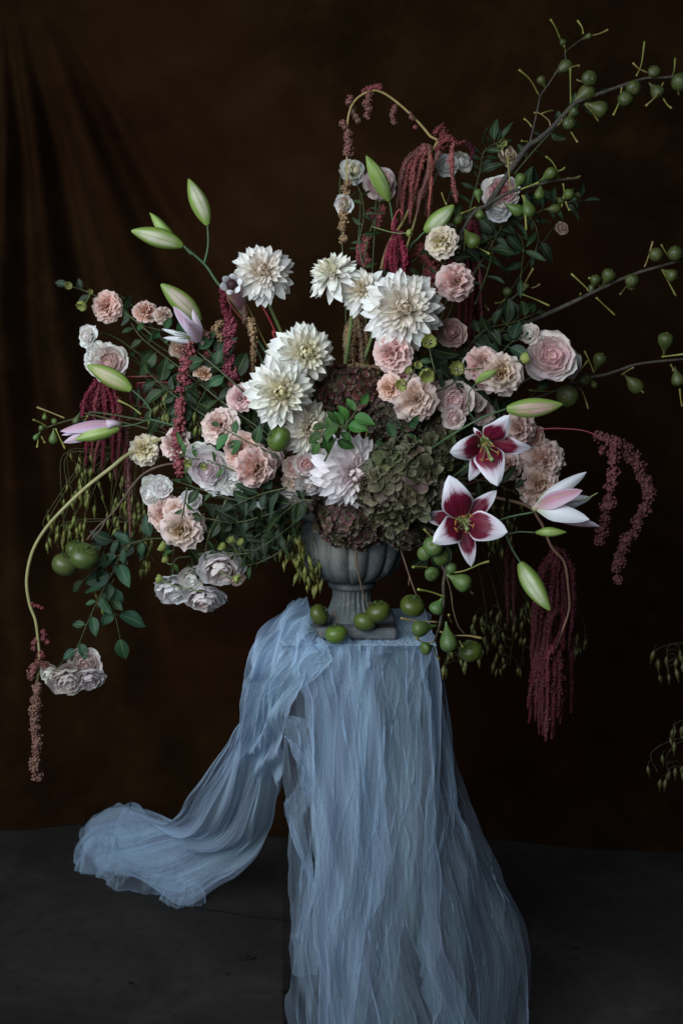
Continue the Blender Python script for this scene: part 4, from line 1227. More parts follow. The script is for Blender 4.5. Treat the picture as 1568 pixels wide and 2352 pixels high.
# ---- hydrangea heads
def floret_mesh(seed):
    r = random.Random(seed); S = Soup()
    for k in range(4):
        a0 = k * 1.5708 + r.uniform(-.12, .12); cup = r.uniform(-.15, .25); tw = r.uniform(-.25, .25); ln = r.uniform(.42, .54)
        def fn(u, v):
            w = .27 * math.sin(math.pi * min(1, .12 + .80 * v)) ** .55
            p = Vector((.03 + v * ln, u * w, cup * v * v * .6 + .10 * u * u + tw * u * v * .35 + .025 * math.sin(u * 6 + v * 5 + k)))
            return Matrix.Rotation(a0, 3, 'Z') @ p
        S.add(grid(4, 4, fn))
    return mesh("floret", S.v, S.f, M['hyd'], S.u)
FLO = [floret_mesh(500 + i) for i in range(5)]
def hydrangea(x, y, rx, ry, off, axis, label, cols, fpx, n, seed):
    rr = random.Random(seed); dy = dome(x, y, off); c = P(x, y, dy) + Vector((0, size(rx, dy) * .55, 0))
    RX, RY = size(rx, dy), size(ry, dy)
    root = thing("hydrangea", label, "hydrangea", c, "hydrangea heads round the urn's mouth")
    ax = Vector((axis[0], -axis[2], axis[1])).normalized()
    k = 0; i = 0
    while k < n and i < 4000:
        i += 1
        z = 1 - 2 * (i + .5) / (n * 1.9); 
        if z < -1: break
        th = i * 2.39996
        s = math.sqrt(1 - z * z)
        d = frame(ax).to_3x3() @ Vector((s * math.cos(th), s * math.sin(th), z))
        if d.dot(ax) < -.25: continue
        rad = rr.uniform(.86, 1.05)
        p = c + Vector((d.x * RX, d.y * (RX + RY) * .42, d.z * RY)) * rad
        dd = (d + Vector((rr.gauss(0, .24), rr.gauss(0, .24), rr.gauss(0, .24)))).normalized()
        m = frame(dd, rr.uniform(0, 6.28)); m.translation = p - root.location
        q = size(fpx, dy) * rr.uniform(.8, 1.2)
        put("floret", rr.choice(FLO), root, m @ Matrix.Diagonal((q, q, q, 1)), jitter(rr.choice(cols), rr, .28)); k += 1
    # the dark tangle of flower stalks inside the head
    s = Soup()
    for j in range(26):
        d = Vector((rr.gauss(0, 1), rr.gauss(-.5, .7), rr.gauss(0, 1))).normalized()
        e = c + Vector((d.x * RX, d.y * RX * .8, d.z * RY)) * .86
        s.add(tube([c + Vector((0, RX * .4, 0)), c.lerp(e, .6) + Vector((0, .004, 0)), e], .0018, 4))
    s.put("stalks", M['stem'], root, (.05, .05, .025))
    stem_from(root, c, ax, .004, (.06, .08, .03))
MAR = [(.13, .030, .032), (.09, .020, .030), (.16, .050, .042), (.07, .02, .025), (.12, .07, .04)]
MAR2 = [(.10, .036, .044), (.07, .022, .032), (.12, .066, .055), (.075, .06, .03), (.055, .02, .028)]
GRN = [(.080, .086, .036), (.105, .105, .055), (.062, .060, .030), (.095, .072, .045), (.13, .13, .085), (.075, .048, .040)]
GR2 = [(.065, .095, .025), (.052, .068, .025), (.08, .062, .04), (.09, .12, .032)]
DUL = [(.08, .066, .046), (.09, .048, .046), (.06, .052, .038), (.10, .076, .064)]
hydrangea(812, 905, 72, 58, .02, (-.1, .2, .9), "maroon hydrangea head behind the cream peach lisianthus, upper of the red ones", MAR, 40, 90, 1)
hydrangea(912, 960, 80, 52, .00, (.1, .2, .9), "dusky purple hydrangea head in shade between peach lisianthus and green hydrangea", MAR2 + DUL, 34, 86, 2)
hydrangea(918, 1112, 96, 92, -.14, (.0, -.02, 1), "large dull green hydrangea head hanging over the urn's front rim", GRN, 60, 104, 3)
hydrangea(812, 1206, 82, 56, -.03, (-.1, -.35, .9), "maroon green hydrangea head drooping over the urn's bowl, lowest in the middle", MAR2, 34, 100, 4)
hydrangea(930, 1208, 56, 54, -.05, (.1, -.3, .9), "dull mauve hydrangea head at the right edge of the urn's bowl", DUL, 28, 74, 5)
hydrangea(1004, 1028, 52, 72, .01, (.2, .1, .9), "lime green hydrangea head left of the upper open lily", GR2 + GRN, 38, 70, 6)
hydrangea(745, 1140, 42, 52, .02, (-.2, -.1, .9), "small dark maroon hydrangea head between greyish rose and urn rim", MAR2, 22, 60, 7)
# ---------------------------------------------------------------- lilies
LSTEM = (.035, .085, .035)
def lily_root(label, base, cat="lily"):
    return thing("lily", label, cat, base, "lily stems in the urn")
def stalk(root, pts, px=3.0, color=LSTEM, name="stem", dy=None, taper=.25):
    p3 = [P(p[0], p[1], p[2]) for p in pts]
    s = Soup().add(tube(smooth_path(p3, 6), lambda f: size(px, 0) * (1 - taper * f), 7))
    s.put(name, M['stem'], root, color)
    return p3
BL0 = .8; BL1 = (.62, .44, .56); BL2 = (.60, .62, .46); BL3 = (.50, .20, .28); BL4 = (.58, .50, .46); BLG = (.30, .42, .12)

# right, front: two open flowers, one half open, three buds
R_ = lily_root("lily stem with two open burgundy and white flowers, the showiest bloom right of the urn", MOUTH + Vector((.03, -.06, .02)))
da, db = -.34, -.32
stalk(R_, [(850, 1180, -.12), (960, 1215, -.22), (1066, 1222, -.30)], 3.4)
stalk(R_, [(1066, 1222, -.30), (1120, 1212, -.28), (1165, 1228, -.25)], 3.0)
open_lily(R_, 1064, 1200, da, (-.05, .10, 1), [(1034, 1102, -.03, 'w'), (1157, 1221, -.045, 'w'), (1006, 1240, -.055, 'w'), (1139, 1129, .02, 'n'), (1082, 1300, .005, 'n'), (968, 1184, .02, 'n')], 1)
stalk(R_, [(960, 1150, -.16), (1060, 1080, -.25), (1118, 1030, -.28)], 2.8)
open_lily(R_, 1114, 1022, db, (.05, -.30, 1), [(1140, 1106, -.05, 'w'), (1042, 1042, -.04, 'w'), (1168, 964, -.03, 'w'), (1082, 1104, .01, 'n'), (1218, 1034, .01, 'n'), (1087, 983, .03, 'n')], 2)
stalk(R_, [(1100, 1215, -.28), (1160, 1190, -.27), (1226, 1176, -.28)], 2.6)
stalk(R_, [(1165, 1228, -.25), (1190, 1222, -.26), (1230, 1223, -.27)], 2.2)
stalk(R_, [(1160, 1225, -.25), (1175, 1260, -.26), (1197, 1296, -.27)], 2.6)
bud(R_, P(1229, 1223, -.27), P(1300, 1222, -.28), BLG, 2.6, 1.15, 2)
bud(R_, P(1194, 1292, -.27), P(1262, 1401, -.30), BL2, 2.9, 1.12, 1)
# the half open flower, seen from its side
s = Soup(); b0 = P(1224, 1166, -.28)
s.add(tube([P(1222, 1170, -.28), P(1240, 1162, -.28), P(1262, 1154, -.28)], lambda f: size(6 + 8 * f, -.28), 10))
hf = s.put("flower", M['lilyback'], R_, (.50, .42, .30))
def side_petals(fl, root, b, tips, mats=None):
    for (tx, ty, td, ax, wd, colr, kind) in tips:
        t = P(tx, ty, td); a = Vector((ax[0], -ax[2], ax[1])).normalized()
        o = petal_to(fl, b, t, a, SIDE_W if colr == WHL else SIDE_P, colr, wd * .82, root.location)
def side_petal_mesh():
    def fn(u, v):
        w = .17 * (sm(-.1, .4, v)) * ((max(0, 1 - (v - .4) / .6) ** .75 * (1 + .62 * (v - .4) / .6)) if v > .4 else 1) + .006
        return (v, u * w, .10 * math.sin(math.pi * v) - .5 * u * u * w)
    vs, fs, uv = grid(6, 10, fn)
    return mesh("petal", vs, fs, M['lilyback'], uv)
SIDE_P = side_petal_mesh()
M['lilywhite'] = petal_material('lily_inner_petal', (.50, .54, .34), 0.0, .4, transl=.3)
SIDE_W = side_petal_mesh(); SIDE_W.materials[0] = M['lilywhite']
WHL = (.80, .80, .84)
side_petals(hf, R_, b0, [(1346, 1084, -.24, (-.3, .3, .9), .75, WHL, 0), (1336, 1126, -.32, (-.2, .6, .8), 1.25, (.58, .28, .38), 0), (1357, 1142, -.22, (.0, .5, .8), .9, WHL, 0),
                        (1352, 1193, -.32, (.1, .2, 1), 1.15, WHL, 0), (1376, 1210, -.27, (.1, -.7, .7), .85, (.60, .55, .66), 0), (1330, 1160, -.25, (.1, 0, 1), 1.0, WHL, 0)])
s = Soup().add(tube(smooth_path([b0, P(1330, 1150, -.27), P(1372, 1132, -.27)], 5), .0015, 5)); s.put("pistil", M['pistil'], R_).parent = hf
for o in [q for q in R_.children if q.name.startswith("pistil")]: pass

# right, above: long pink bud and small green one on thin curved stalks
R_ = lily_root("lily stem with a long pink bud and a small green bud above the open lilies", MOUTH + Vector((.05, -.02, .02)))
stalk(R_, [(870, 1150, -.08), (980, 1040, -.20), (1090, 968, -.27), (1165, 938, -.27)], 2.8)
stalk(R_, [(1093, 966, -.27), (1077, 945, -.28), (1076, 905, -.28), (1093, 880, -.28)], 2.0)
bud(R_, P(1163, 939, -.27), P(1290, 928, -.29), (.60, .22, .33), 2.7, 1.05, 1)
bud(R_, P(1092, 879, -.28), P(1142, 849, -.30), BLG, 1.0, 1.25, 2)
add_leaf(R_, P(1093, 900, -.26), P(1150, 925, -.22) - P(1093, 900, -.26), size(62, 0), LEAF_N, LEAF_D, rng)

# left, top: three buds on a tall stem
R_ = lily_root("tall lily stem with three closed buds rising at the upper left", MOUTH + Vector((-.04, .0, .02)))
stalk(R_, [(770, 1150, -.04), (660, 900, -.06), (545, 705, -.05), (500, 650, -.05), (470, 607, -.05), (418, 562, -.06)], 3.6)
stalk(R_, [(469, 606, -.05), (478, 565, -.05), (477, 514, -.05)], 2.6)
stalk(R_, [(440, 585, -.05), (415, 560, -.04), (397, 543, -.03)], 2.2)
bud(R_, P(419, 565, -.06), P(302, 531, -.09), (.66, .56, .52), 2.5, 1.1, 1)
bud(R_, P(399, 543, -.03), P(344, 489, -.02), BLG, 2.0, 1.15, 2)
bud(R_, P(477, 517, -.05), P(433, 411, -.05), (.66, .52, .54), 2.9, 1.2, 0)

# left: big blushed bud and a fading, half closed flower
R_ = lily_root("lily stem with one large blushed bud and a fading violet flower on the left", MOUTH + Vector((-.05, -.02, .02)))
stalk(R_, [(760, 1150, -.06), (600, 930, -.10), (500, 815, -.08), (455, 733, -.06)], 3.0)
bud(R_, P(459, 738, -.06), P(370, 653, -.09), (.62, .34, .45), 2.8, 1.12, 1)
stalk(R_, [(560, 880, -.09), (500, 830, -.10), (462, 782, -.12)], 2.4)
s = Soup(); b0 = P(464, 786, -.12)
s.add(tube([P(468, 792, -.12), P(456, 772, -.12), P(440, 760, -.125)], lambda f: size(5 + 5 * f, -.12), 9))
hf = s.put("flower", M['lilyback'], R_, (.45, .32, .40))
VI = (.56, .44, .60)
side_petals(hf, R_, b0, [(398, 704, -.14, (-.3, .2, .9), .95, VI, 0), (443, 711, -.12, (.2, .1, 1), .9, (.70, .68, .74), 0), (422, 730, -.17, (.0, .1, 1), 1.3, VI, 0), (372, 755, -.15, (-.1, .4, .9), .55, WHL, 0),
                        (375, 776, -.16, (-.1, -.3, .9), .7, WHL, 0), (432, 742, -.19, (.1, .3, .9), 1.5, (.56, .48, .62), 0), (405, 768, -.13, (0, 0, 1), 1.1, (.20, .03, .08), 0)])
for k in range(4):
    q = Soup().add(tube(smooth_path([b0, P(425, 768 + 3 * k, -.15), P(398 + 4 * k, 758 + 7 * k, -.17)], 4), .0011, 5)); q.put("filament", M['pistil'], R_, (.3, .2, .05)).parent = hf
# the bud that is just opening, mouth to the camera
s = Soup(); c0 = P(532, 653, -.14); c1 = P(556, 718, -.05)
nt = 18; vs, fs, uv = [], [], []
path = smooth_path([c1, P(552, 700, -.06), P(545, 680, -.09), c0], 5)
R2_ = lily_root("lily bud opening its white mouth round a dark heart, beside the top left dahlia", MOUTH + Vector((-.02, -.02, .02)))
s.add(tube(path, lambda f: size(6 + 15 * math.sin(1.57 * min(1, f * 1.1)), -.1), 14, cap=False))
fo = s.put("flower", M['lilyback'], R2_, (.52, .36, .30))
for k in range(6):
    an = k * 1.047 + .3
    tp = c0 + Vector((math.cos(an) * size(26, -.1), -.012 - .006 * (k % 2), math.sin(an) * size(24, -.1)))
    bs = c0 + Vector((math.cos(an) * size(11, -.1), .012, math.sin(an) * size(11, -.1)))
    petal_to(fo, bs, tp, Vector((0, -1, 0)), SIDE_W, (.78, .77, .80), 1.9, R2_.location)
v, f, u = tube([c0 + Vector((0, .02, 0)), c0 + Vector((0, .002, 0))], size(12, -.1), 14)
put("throat", mesh("throat", local(v, R2_), f, simple('burgundy_throat', (.022, .002, .006), .6)), R2_).parent = fo
stalk(R2_, [(770, 1150, -.05), (650, 930, -.06), (580, 780, -.05), (557, 720, -.05)], 2.6)

# left: opening striped bud and olive bud on a curved stalk
R_ = lily_root("lily stem with an opening striped bud and an olive bud, reaching left in a curve", MOUTH + Vector((-.06, -.01, .02)))
stalk(R_, [(740, 1150, -.04), (560, 1020, -.10), (430, 985, -.09), (342, 962, -.08)], 2.8)
stalk(R_, [(345, 962, -.08), (345, 940, -.08), (326, 915, -.08), (300, 893, -.08)], 2.2)
stalk(R_, [(345, 962, -.08), (310, 975, -.10), (270, 980, -.11)], 2.2)
bud(R_, P(302, 896, -.08), P(200, 840, -.06), (.40, .25, .18), 2.6, 1.05, 1)
bud(R_, P(273, 985, -.11), P(174, 1010, -.14), (.36, .46, .14), 3.1, 1.0, 1)
b0 = P(276, 972, -.11)
s = Soup().add(tube([P(279, 974, -.11), P(262, 972, -.115), P(245, 975, -.12)], lambda f: size(4 + 8 * f, -.1), 9))
hf = s.put("flower", M['lilyback'], R_, (.52, .40, .46))
side_petals(hf, R_, b0, [(139, 990, -.13, (0, .6, .8), .85, (.62, .40, .58), 0), (146, 1017, -.125, (0, .2, 1), .8, (.70, .62, .72), 0), (142, 999, -.10, (0, 1, .4), .9, (.50, .30, .48), 0)])

# top middle: two upright buds
R_ = lily_root("lily stem with one slim green bud standing upright at the top", MOUTH + Vector((.0, .02, .02)))
stalk(R_, [(830, 1150, -.02), (880, 800, -.04), (908, 600, -.03), (901, 505, -.04), (893, 455, -.05)], 3.0)
bud(R_, P(893, 461, -.05), P(841, 358, -.08), (.36, .52, .16), 3.1, 1.1, 0)
R_ = lily_root("lily stem with one white green bud leaning right beneath the figs", MOUTH + Vector((.02, .02, .02)))
stalk(R_, [(840, 1150, -.02), (900, 800, -.02), (935, 590, -.04), (960, 548, -.06), (978, 530, -.07)], 3.0)
bud(R_, P(975, 531, -.07), P(1041, 471, -.09), (.62, .64, .52), 2.8, 1.35, 1)

# ---------------------------------------------------------------- fig branches
STK = (.19, .19, .038); STKD = (.22, .22, .055)
BARK = (.034, .028, .026)
def fig_branch(label, main, figs, stalks, conv, dy, twigs=(), px=(9, 3), color=FIGG, stalk_px=3.2, bark=BARK, base=None):
    """main: px points; figs: (neck, eye) px pairs; stalks: px polylines of leafless leaf stalks"""
    rr = random.Random(len(label) * 7 + len(figs))
    dp = dy if callable(dy) else (lambda x, y: dy)
    q = lambda z, e=0.0: P(*conv(*z[:2]), dp(*conv(*z[:2])) + e + (z[2] if len(z) > 2 else 0))
    pts = [q(z) for z in main]
    if base is not None: pts = [base] + pts
    root = thing("fig_branch", label, "fig branch", pts[0], "bare fig branches with green figs")
    s = Soup(); path = smooth_path(pts, 7)
    kn = rr.random() * 9
    s.add(tube(path, lambda f: size(px[0] + (px[1] - px[0]) * f, 0) * .5 * (1 + .22 * noise.noise((f * 16 + kn, 0, 0)) + .15 * max(0, math.sin(f * 40 + kn)) ** 8), 9))
    for t in twigs:
        tp = smooth_path([q(z) for z in t], 6)
        s.add(tube(tp, lambda f: size(4.6 - 2.2 * f, 0) * .5 * (1 + .2 * noise.noise((f * 9 + kn, 3, 0))), 7))
    s.put("branch", M['bark'], root, bark)
    for fg in figs:
        a, b, *k = fg
        fat = k[0] if k else 1.0
        if isinstance(fg, Ball):
            un = conv(1, 0)[0] - conv(0, 0)[0]
            fat = size(fg.r * un, .05) / (.36 * (q(b) - q(a)).length)
        e = rr.uniform(-.03, .02) if len(k) < 2 else k[1]
        fig_at(root, q(a, e * .3), q(b, e), color if len(k) < 3 else k[2], fat, rr)
    for z in stalks:
        e = rr.uniform(-.05, .03)
        pp = [q(w, e * (i / max(1, len(z) - 1))) for i, w in enumerate(z)]
        if len(pp) == 2:
            dd = pp[1] - pp[0]; pp.insert(1, pp[0].lerp(pp[1], .55) + dd.cross(Vector((0, 1, 0))) * rr.uniform(-.09, .09) + Vector((0, rr.uniform(-.006, .006), 0)))
        ss = Soup().add(tube(smooth_path(pp, 5), lambda f: size(stalk_px, 0) * .5 * (1.25 - .45 * math.sin(math.pi * min(1, f * 1.15)) + .25 * f ** 6), 6))
        ss.put("leaf_stalk", M['stem'], root, jitter(STK if rr.random() < .7 else (.20, .15, .05), rr, .22))
    return root
g3 = reg(1207, 0)
class Ball(tuple): pass
def ball(x, y, r, ang=None, dep=-.03):
    """neck and eye of a fig that shows as a round end: pointing mostly at the camera"""
    a = ang if ang is not None else (x * 1.7 + y * .9)
    b = Ball(((x - math.cos(a) * r * .9, y - math.sin(a) * r * .9, .022), (x + math.cos(a) * r * .35, y + math.sin(a) * r * .35, -.024), 1.15)); b.r = r
    return b
fig_branch("thick fig branch climbing to the top right corner with figs and bare leaf stalks",
  [(20, 1640), (173, 1400), (340, 1160), (440, 1090), (560, 980), (700, 830), (780, 780), (940, 725), (1100, 668), (1280, 612), (1450, 605), (1640, 570)],
  [((490, 690), (440, 600), 1.0), ((560, 580), (690, 490), .9), ball(835, 615, 55), ((700, 800), (870, 690), .9), ((800, 808), (975, 880), 1.0), ball(675, 965, 52), ((660, 930), (740, 850), 1.1), ball(1115, 775, 46), ball(1180, 690, 50),
   ball(1340, 560, 56), ((1300, 650), (1400, 760), 1.1), ball(1545, 645, 55), ((600, 300), (640, 350), 1.0), ((780, 310), (850, 270), .8)],
  [[(605, 305), (528, 150)], [(785, 265), (775, 215), (740, 160)], [(840, 282), (980, 232)], [(440, 750), (280, 545)], [(687, 810), (684, 530)], [(690, 528), (755, 515)], [(785, 640), (735, 625)], [(530, 990), (510, 940), (440, 888), (398, 886)],
   [(460, 892), (550, 870)], [(382, 995), (320, 930)], [(352, 1112), (298, 1105)], [(580, 985), (622, 938)], [(800, 818), (860, 890), (905, 952)], [(690, 1035), (740, 1115)], [(1200, 598), (1240, 500), (1265, 325)], [(1285, 570), (1172, 492)], [(1090, 660), (1020, 905)],
   [(1415, 645), (1275, 830)], [(1470, 612), (1495, 560), (1505, 455)], [(1480, 650), (1535, 745)], [(1410, 770), (1475, 848)], [(1540, 580), (1600, 570)], [(648, 410), (635, 360)]],
  g3, .02, [[(365, 1125), (400, 980), (430, 840), (450, 750), (500, 680), (560, 590), (645, 480), (650, 405), (780, 300), (830, 260)]], (15, 5), FIGD, 3.6)
g5 = reg(1050, 330, 400)
fig_branch("fig branch crossing the white rose with a pink blotch, crowded with green figs",
  [(480, 850), (640, 725), (780, 640), (880, 590), (1000, 555), (1180, 510), (1300, 478), (1460, 460), (1560, 450)],
  [((575, 690), (565, 560), .95), ((585, 730), (585, 855), 1.0), ball(362, 850, 62), ((930, 560), (1010, 410), .95), ((1170, 480), (1330, 370), .85), ((1180, 500), (1165, 665), .9), ((820, 700), (1010, 800), .8), ((1020, 620), (1085, 840), .8), ((435, 955), (560, 1130), .95), ((1220, 760), (1370, 750), .8, .02, FIGD), ball(1455, 610, 42), ((1500, 600), (1568, 640), .9, .02, FIGD), ((1330, 640), (1400, 690), .9, .02, FIGD)],
  [[(885, 580), (875, 470), (855, 240)], [(1352, 460), (1345, 390), (1290, 290), (1228, 238)], [(1350, 385), (1415, 350)], [(1440, 455), (1568, 435)], [(985, 565), (1080, 525), (1160, 495)], [(1400, 505), (1408, 600), (1385, 735)], [(1425, 680), (1465, 768)], [(550, 735), (400, 800)],
   [(440, 960), (435, 1090), (420, 1270)], [(560, 1132), (680, 1195)], [(210, 595), (258, 712)], [(1000, 620), (1020, 700), (1040, 960)]],
  g5, lambda x, y: -.04, (), (10, 4), FIGG, 3.6, base=P(1010, 640, 0.0))
g4 = reg(1207, 500)
fig_branch("long fig branch sweeping up across the right side in the middle",
  [(60, 1180), (240, 1060), (350, 970), (480, 905), (600, 850), (720, 795), (830, 740), (960, 675), (1060, 630), (1220, 570), (1350, 530), (1568, 470), (1680, 440)],
  [((860, 700), (890, 590), 1.0), ((930, 680), (1010, 545), 1.0), ball(1168, 632, 42), ball(1355, 430, 46), ball(1505, 420, 46), ((1400, 545), (1520, 615), 1.0), ((1180, 600), (1160, 700), .9), ((830, 735), (860, 670), 1.0)],
  [[(825, 715), (800, 680), (690, 578)], [(922, 690), (890, 640), (825, 610)], [(1265, 525), (1290, 460), (1330, 325)], [(1440, 430), (1395, 348)], [(1125, 675), (1075, 740)], [(885, 765), (960, 835), (1035, 905)], [(1400, 545), (1450, 640), (1510, 752)], [(765, 760), (763, 735)]],
  g4, .06, (), (13, 6), FIGD, 3.2, base=P(1010, 960, .02))
fig_branch("short fig branch with crossed leaf stalks, right of the deep magenta tassels",
  [(-120, 1120), (0, 1020), (130, 870), (210, 790), (300, 715), (350, 690)],
  [ball(190, 720, 50), ((320, 720), (350, 660), .9), ((140, 880), (215, 975), 1.0), ((60, 1010), (150, 1050), .9), ((-30, 1040), (60, 1080), .9)],
  [[(310, 690), (395, 535)], [(380, 692), (445, 660)], [(305, 740), (400, 775), (520, 830)], [(175, 780), (95, 810)], [(130, 898), (0, 985)], [(330, 690), (325, 700)], [(0, 810), (45, 865)], [(0, 400), (50, 425)]],
  g4, .05, (), (7, 4), FIGD, 3.4, base=P(1010, 980, .02))
fig_branch("thin fig branch reaching to the right edge above the arching red tassels",
  [(300, 1600), (560, 1500), (700, 1440), (850, 1390), (960, 1370), (1080, 1330), (1200, 1290), (1350, 1268), (1568, 1248), (1690, 1230)],
  [((1415, 1215), (1440, 1040), .95), ((870, 1350), (935, 1205), .9), ball(797, 1405, 58), ((1105, 1370), (1240, 1500), .85), ball(660, 1535, 72), ((1500, 1310), (1540, 1460), .95), ((850, 1410), (880, 1470), .9)],
  [[(870, 1360), (830, 1260), (795, 1185)], [(690, 1425), (760, 1340), (820, 1260)], [(1085, 1372), (1130, 1340), (1180, 1312)], [(1400, 1230), (1480, 1220), (1600, 1205)], [(580, 1505), (470, 1500), (360, 1493)], [(755, 1470), (790, 1530), (825, 1640)], [(1470, 1290), (1490, 1340)], [(1540, 1480), (1560, 1620)], [(1240, 1498), (1256, 1512)]],
  g4, .05, (), (9, 5), FIGD, 3.4, base=P(1010, 1010, .02))
g6 = reg(60, 650)
fig_branch("small fig twig poking out at the far left behind the striped lily bud",
  [(640, 1205), (500, 1225), (380, 1250), (220, 1300), (120, 1345)],
  [((165, 1195), (165, 1250), .8), ball(240, 1265, 30), ((180, 1310), (120, 1320), .9), ((235, 1320), (232, 1445), .8), ((130, 1350), (80, 1410), .8), ((480, 1250), (390, 1290), .7)],
  [[(320, 1240), (210, 1195), (105, 1155)], [(180, 1305), (130, 1275), (72, 1252)], [(118, 1360), (112, 1420), (105, 1472)], [(250, 1320), (285, 1400), (325, 1482)], [(140, 1385), (165, 1432)], [(470, 1275), (500, 1222)]],
  g6, .0, (), (5, 3), (.04, .10, .028), 3.4, (.03, .04, .014), base=P(560, 1010, -.04))
fig_at_left = fig_branch("short fig twig with one dark fig among the leaves, left of the beaded red tassel",
  [(640, 1240), (560, 1225), (480, 1200)], [((440, 1200), (400, 1290), .9), ((1090, 1230), (1150, 1290), .8)], [[(920, 1210), (840, 1150), (740, 1100)], [(1100, 1220), (1080, 1130), (1090, 1100)]], g6, -.02, (), (5, 3), FIGD, 4.0, (.03, .04, .014), base=P(560, 1040, -.02))
g7 = reg(700, 1300)
fig_branch("leafless fig branch hanging down right of the urn, crowded with bright green figs",
  [(1230, 120), (1300, 330), (1280, 500), (1280, 650), (1250, 820), (1210, 950)],
  [ball(1265, 290, 66, .6), ball(1190, 425, 66, 1.0), ((1305, 432), (1495, 525), .95), ((1270, 610), (1205, 735), 1.15), ball(1130, 265, 58, 2.5), ball(1200, 205, 60, 4.0), ((1220, 830), (1035, 865), .85), ((1300, 800), (1330, 1040), .82), ((1200, 985), (1110, 1020), 1.25), ball(1340, 380, 50, 5.0)],
  [[(1260, 225), (1200, 150), (1125, 70)], [(1160, 375), (1100, 366), (1038, 370)], [(1305, 420), (1440, 400), (1568, 345), (1638, 325)], [(1295, 605), (1180, 565), (1078, 545)], [(1230, 800), (1080, 795), (943, 770)], [(1250, 875), (1340, 905), (1470, 908), (1582, 928)], [(1205, 960), (1120, 960), (1060, 918)],
   [(1208, 1000), (1215, 1050), (1250, 1095)], [(1405, 950), (1432, 1000)], [(1345, 802), (1322, 745)], [(1480, 540), (1508, 576)]],
  g7, -.30, (), (9, 5), (.026, .082, .018), 3.8, (.030, .026, .020), base=P(905, 1180, -.14))

# ---------------------------------------------------------------- persimmons on their twigs
PG = "green persimmon twigs"
def pers_twig(label, twig, fruits, px=3.2, color=(.10, .055, .035), extra=()):
    pts = [P(*p) for p in twig]
    root = thing("persimmon_twig", label, "persimmon", pts[0], PG)
    s = Soup().add(tube(smooth_path(pts, 7), lambda f: size(px, 0) * .5 * (1.25 - .5 * f + .2 * noise.noise((f * 12, 1, 2))), 7))
    for e in extra: s.add(tube(smooth_path([P(*p) for p in e], 5), size(px * .8, 0) * .5, 6))
    s.put("twig", M['bark'], root, color)
    for (x, y, r, dy, up, *c) in fruits:
        persimmon(root, x, y, r, dy, up, *(c[:1]))
    return root
YG = (.034, .056, .007)
pers_twig("persimmon twig down the urn's front with two green fruits on the slab", [(822, 1195, -.22), (818, 1260, -.20), (822, 1310, -.19), (838, 1375, -.175), (856, 1388, -.165)], [(869, 1404, 29, -.155, (-.3, .9, .1), YG), (838, 1427, 27, -.145, (.1, .9, -.2))], 4.2)
pers_twig("pair of green persimmons lying at the left of the urn's foot", [(764, 1402, -.12), (772, 1415, -.13), (778, 1430, -.15)], [(734, 1411, 25, -.125, (.7, .5, .2), YG), (772, 1456, 27, -.19, (-.1, .95, -.1), (.055, .10, .012))], 2.6)
pers_twig("greenish persimmon hanging from a twig over the pedestal's right corner", [(905, 1215, -.16), (920, 1262, -.18), (938, 1318, -.20), (950, 1352, -.21), (958, 1372, -.21)], [(947, 1391, 29, -.22, (.2, .9, .3), YG)], 3.4, extra=[[(940, 1322, -.2), (938, 1345, -.2)]])
pers_twig("persimmon at the tip of a twig, lowest fruit right of the pedestal", [(985, 1230, -.18), (1030, 1340, -.22), (1040, 1400, -.24), (1052, 1438, -.25), (1066, 1455, -.25)], [(1080, 1495, 28, -.26, (-.2, .9, .25), YG)], 3.0)
pers_twig("brown twig with three big green persimmons hanging at the lower left", [(640, 1130, -.08), (480, 1070, -.06), (395, 1065, -.07), (335, 1085, -.07), (300, 1122, -.07), (262, 1175, -.06), (225, 1210, -.06), (200, 1240, -.06)],
   [(194, 1277, 34, -.07, (.3, .8, .4), (.034, .060, .013)), (150, 1296, 31, -.04, (.4, .85, .0), (.040, .055, .017)), (176, 1262, 26, .0, (.2, 1, .0), (.034, .060, .013))], 5.0, (.085, .05, .04), extra=[[(245, 1190, -.06), (232, 1215, -.06), (210, 1240, -.05)]])
pers_twig("glossy green persimmon sitting among the flowers under the big left dahlia", [(700, 1060, -.05), (650, 1040, -.14), (636, 1012, -.18)], [(640, 1007, 31, -.27, (-.75, .35, .3), (.042, .095, .012))], 3.0)
# ---------------------------------------------------------------- amaranth
RED = (.15, .030, .032); MAG = (.13, .007, .024); DMAG = (.060, .0045, .014); TAN = (.30, .20, .105); ROSE = (.22, .055, .06); OLD = (.185, .082, .070); BRN = (.16, .092, .066)
AG = "hanging amaranth stems"
def amaranth(label, stem, strands, stem_px=4, stemcol=(.25, .18, .06), base=None, off=0.0):
    """stem: (x, y, depth) points; strands: (points (x, y, depth), r0 px, r1 px, colour, style)"""
    pts = [P(x, y, d) for x, y, d in stem]
    if base is not None: pts = [base] + pts
    root = thing("amaranth", label, "amaranth", pts[0], AG)
    Soup().add(tube(smooth_path(pts, 7), lambda f: size(stem_px, 0) * .5 * (1.2 - .6 * f), 7)).put("stem", M['stem'], root, stemcol)
    for i, (ps, r0, r1, c, *st) in enumerate(strands):
        dd = ps[0][2]
        strand(root, [P(*p) for p in ps], size(r0, dd), size(r1, dd), c, hash_(label) + i * 17, st[0] if st else 'cat')
    return root
def hash_(s): return sum((i + 3) * ord(ch) for i, ch in enumerate(s)) % 100000
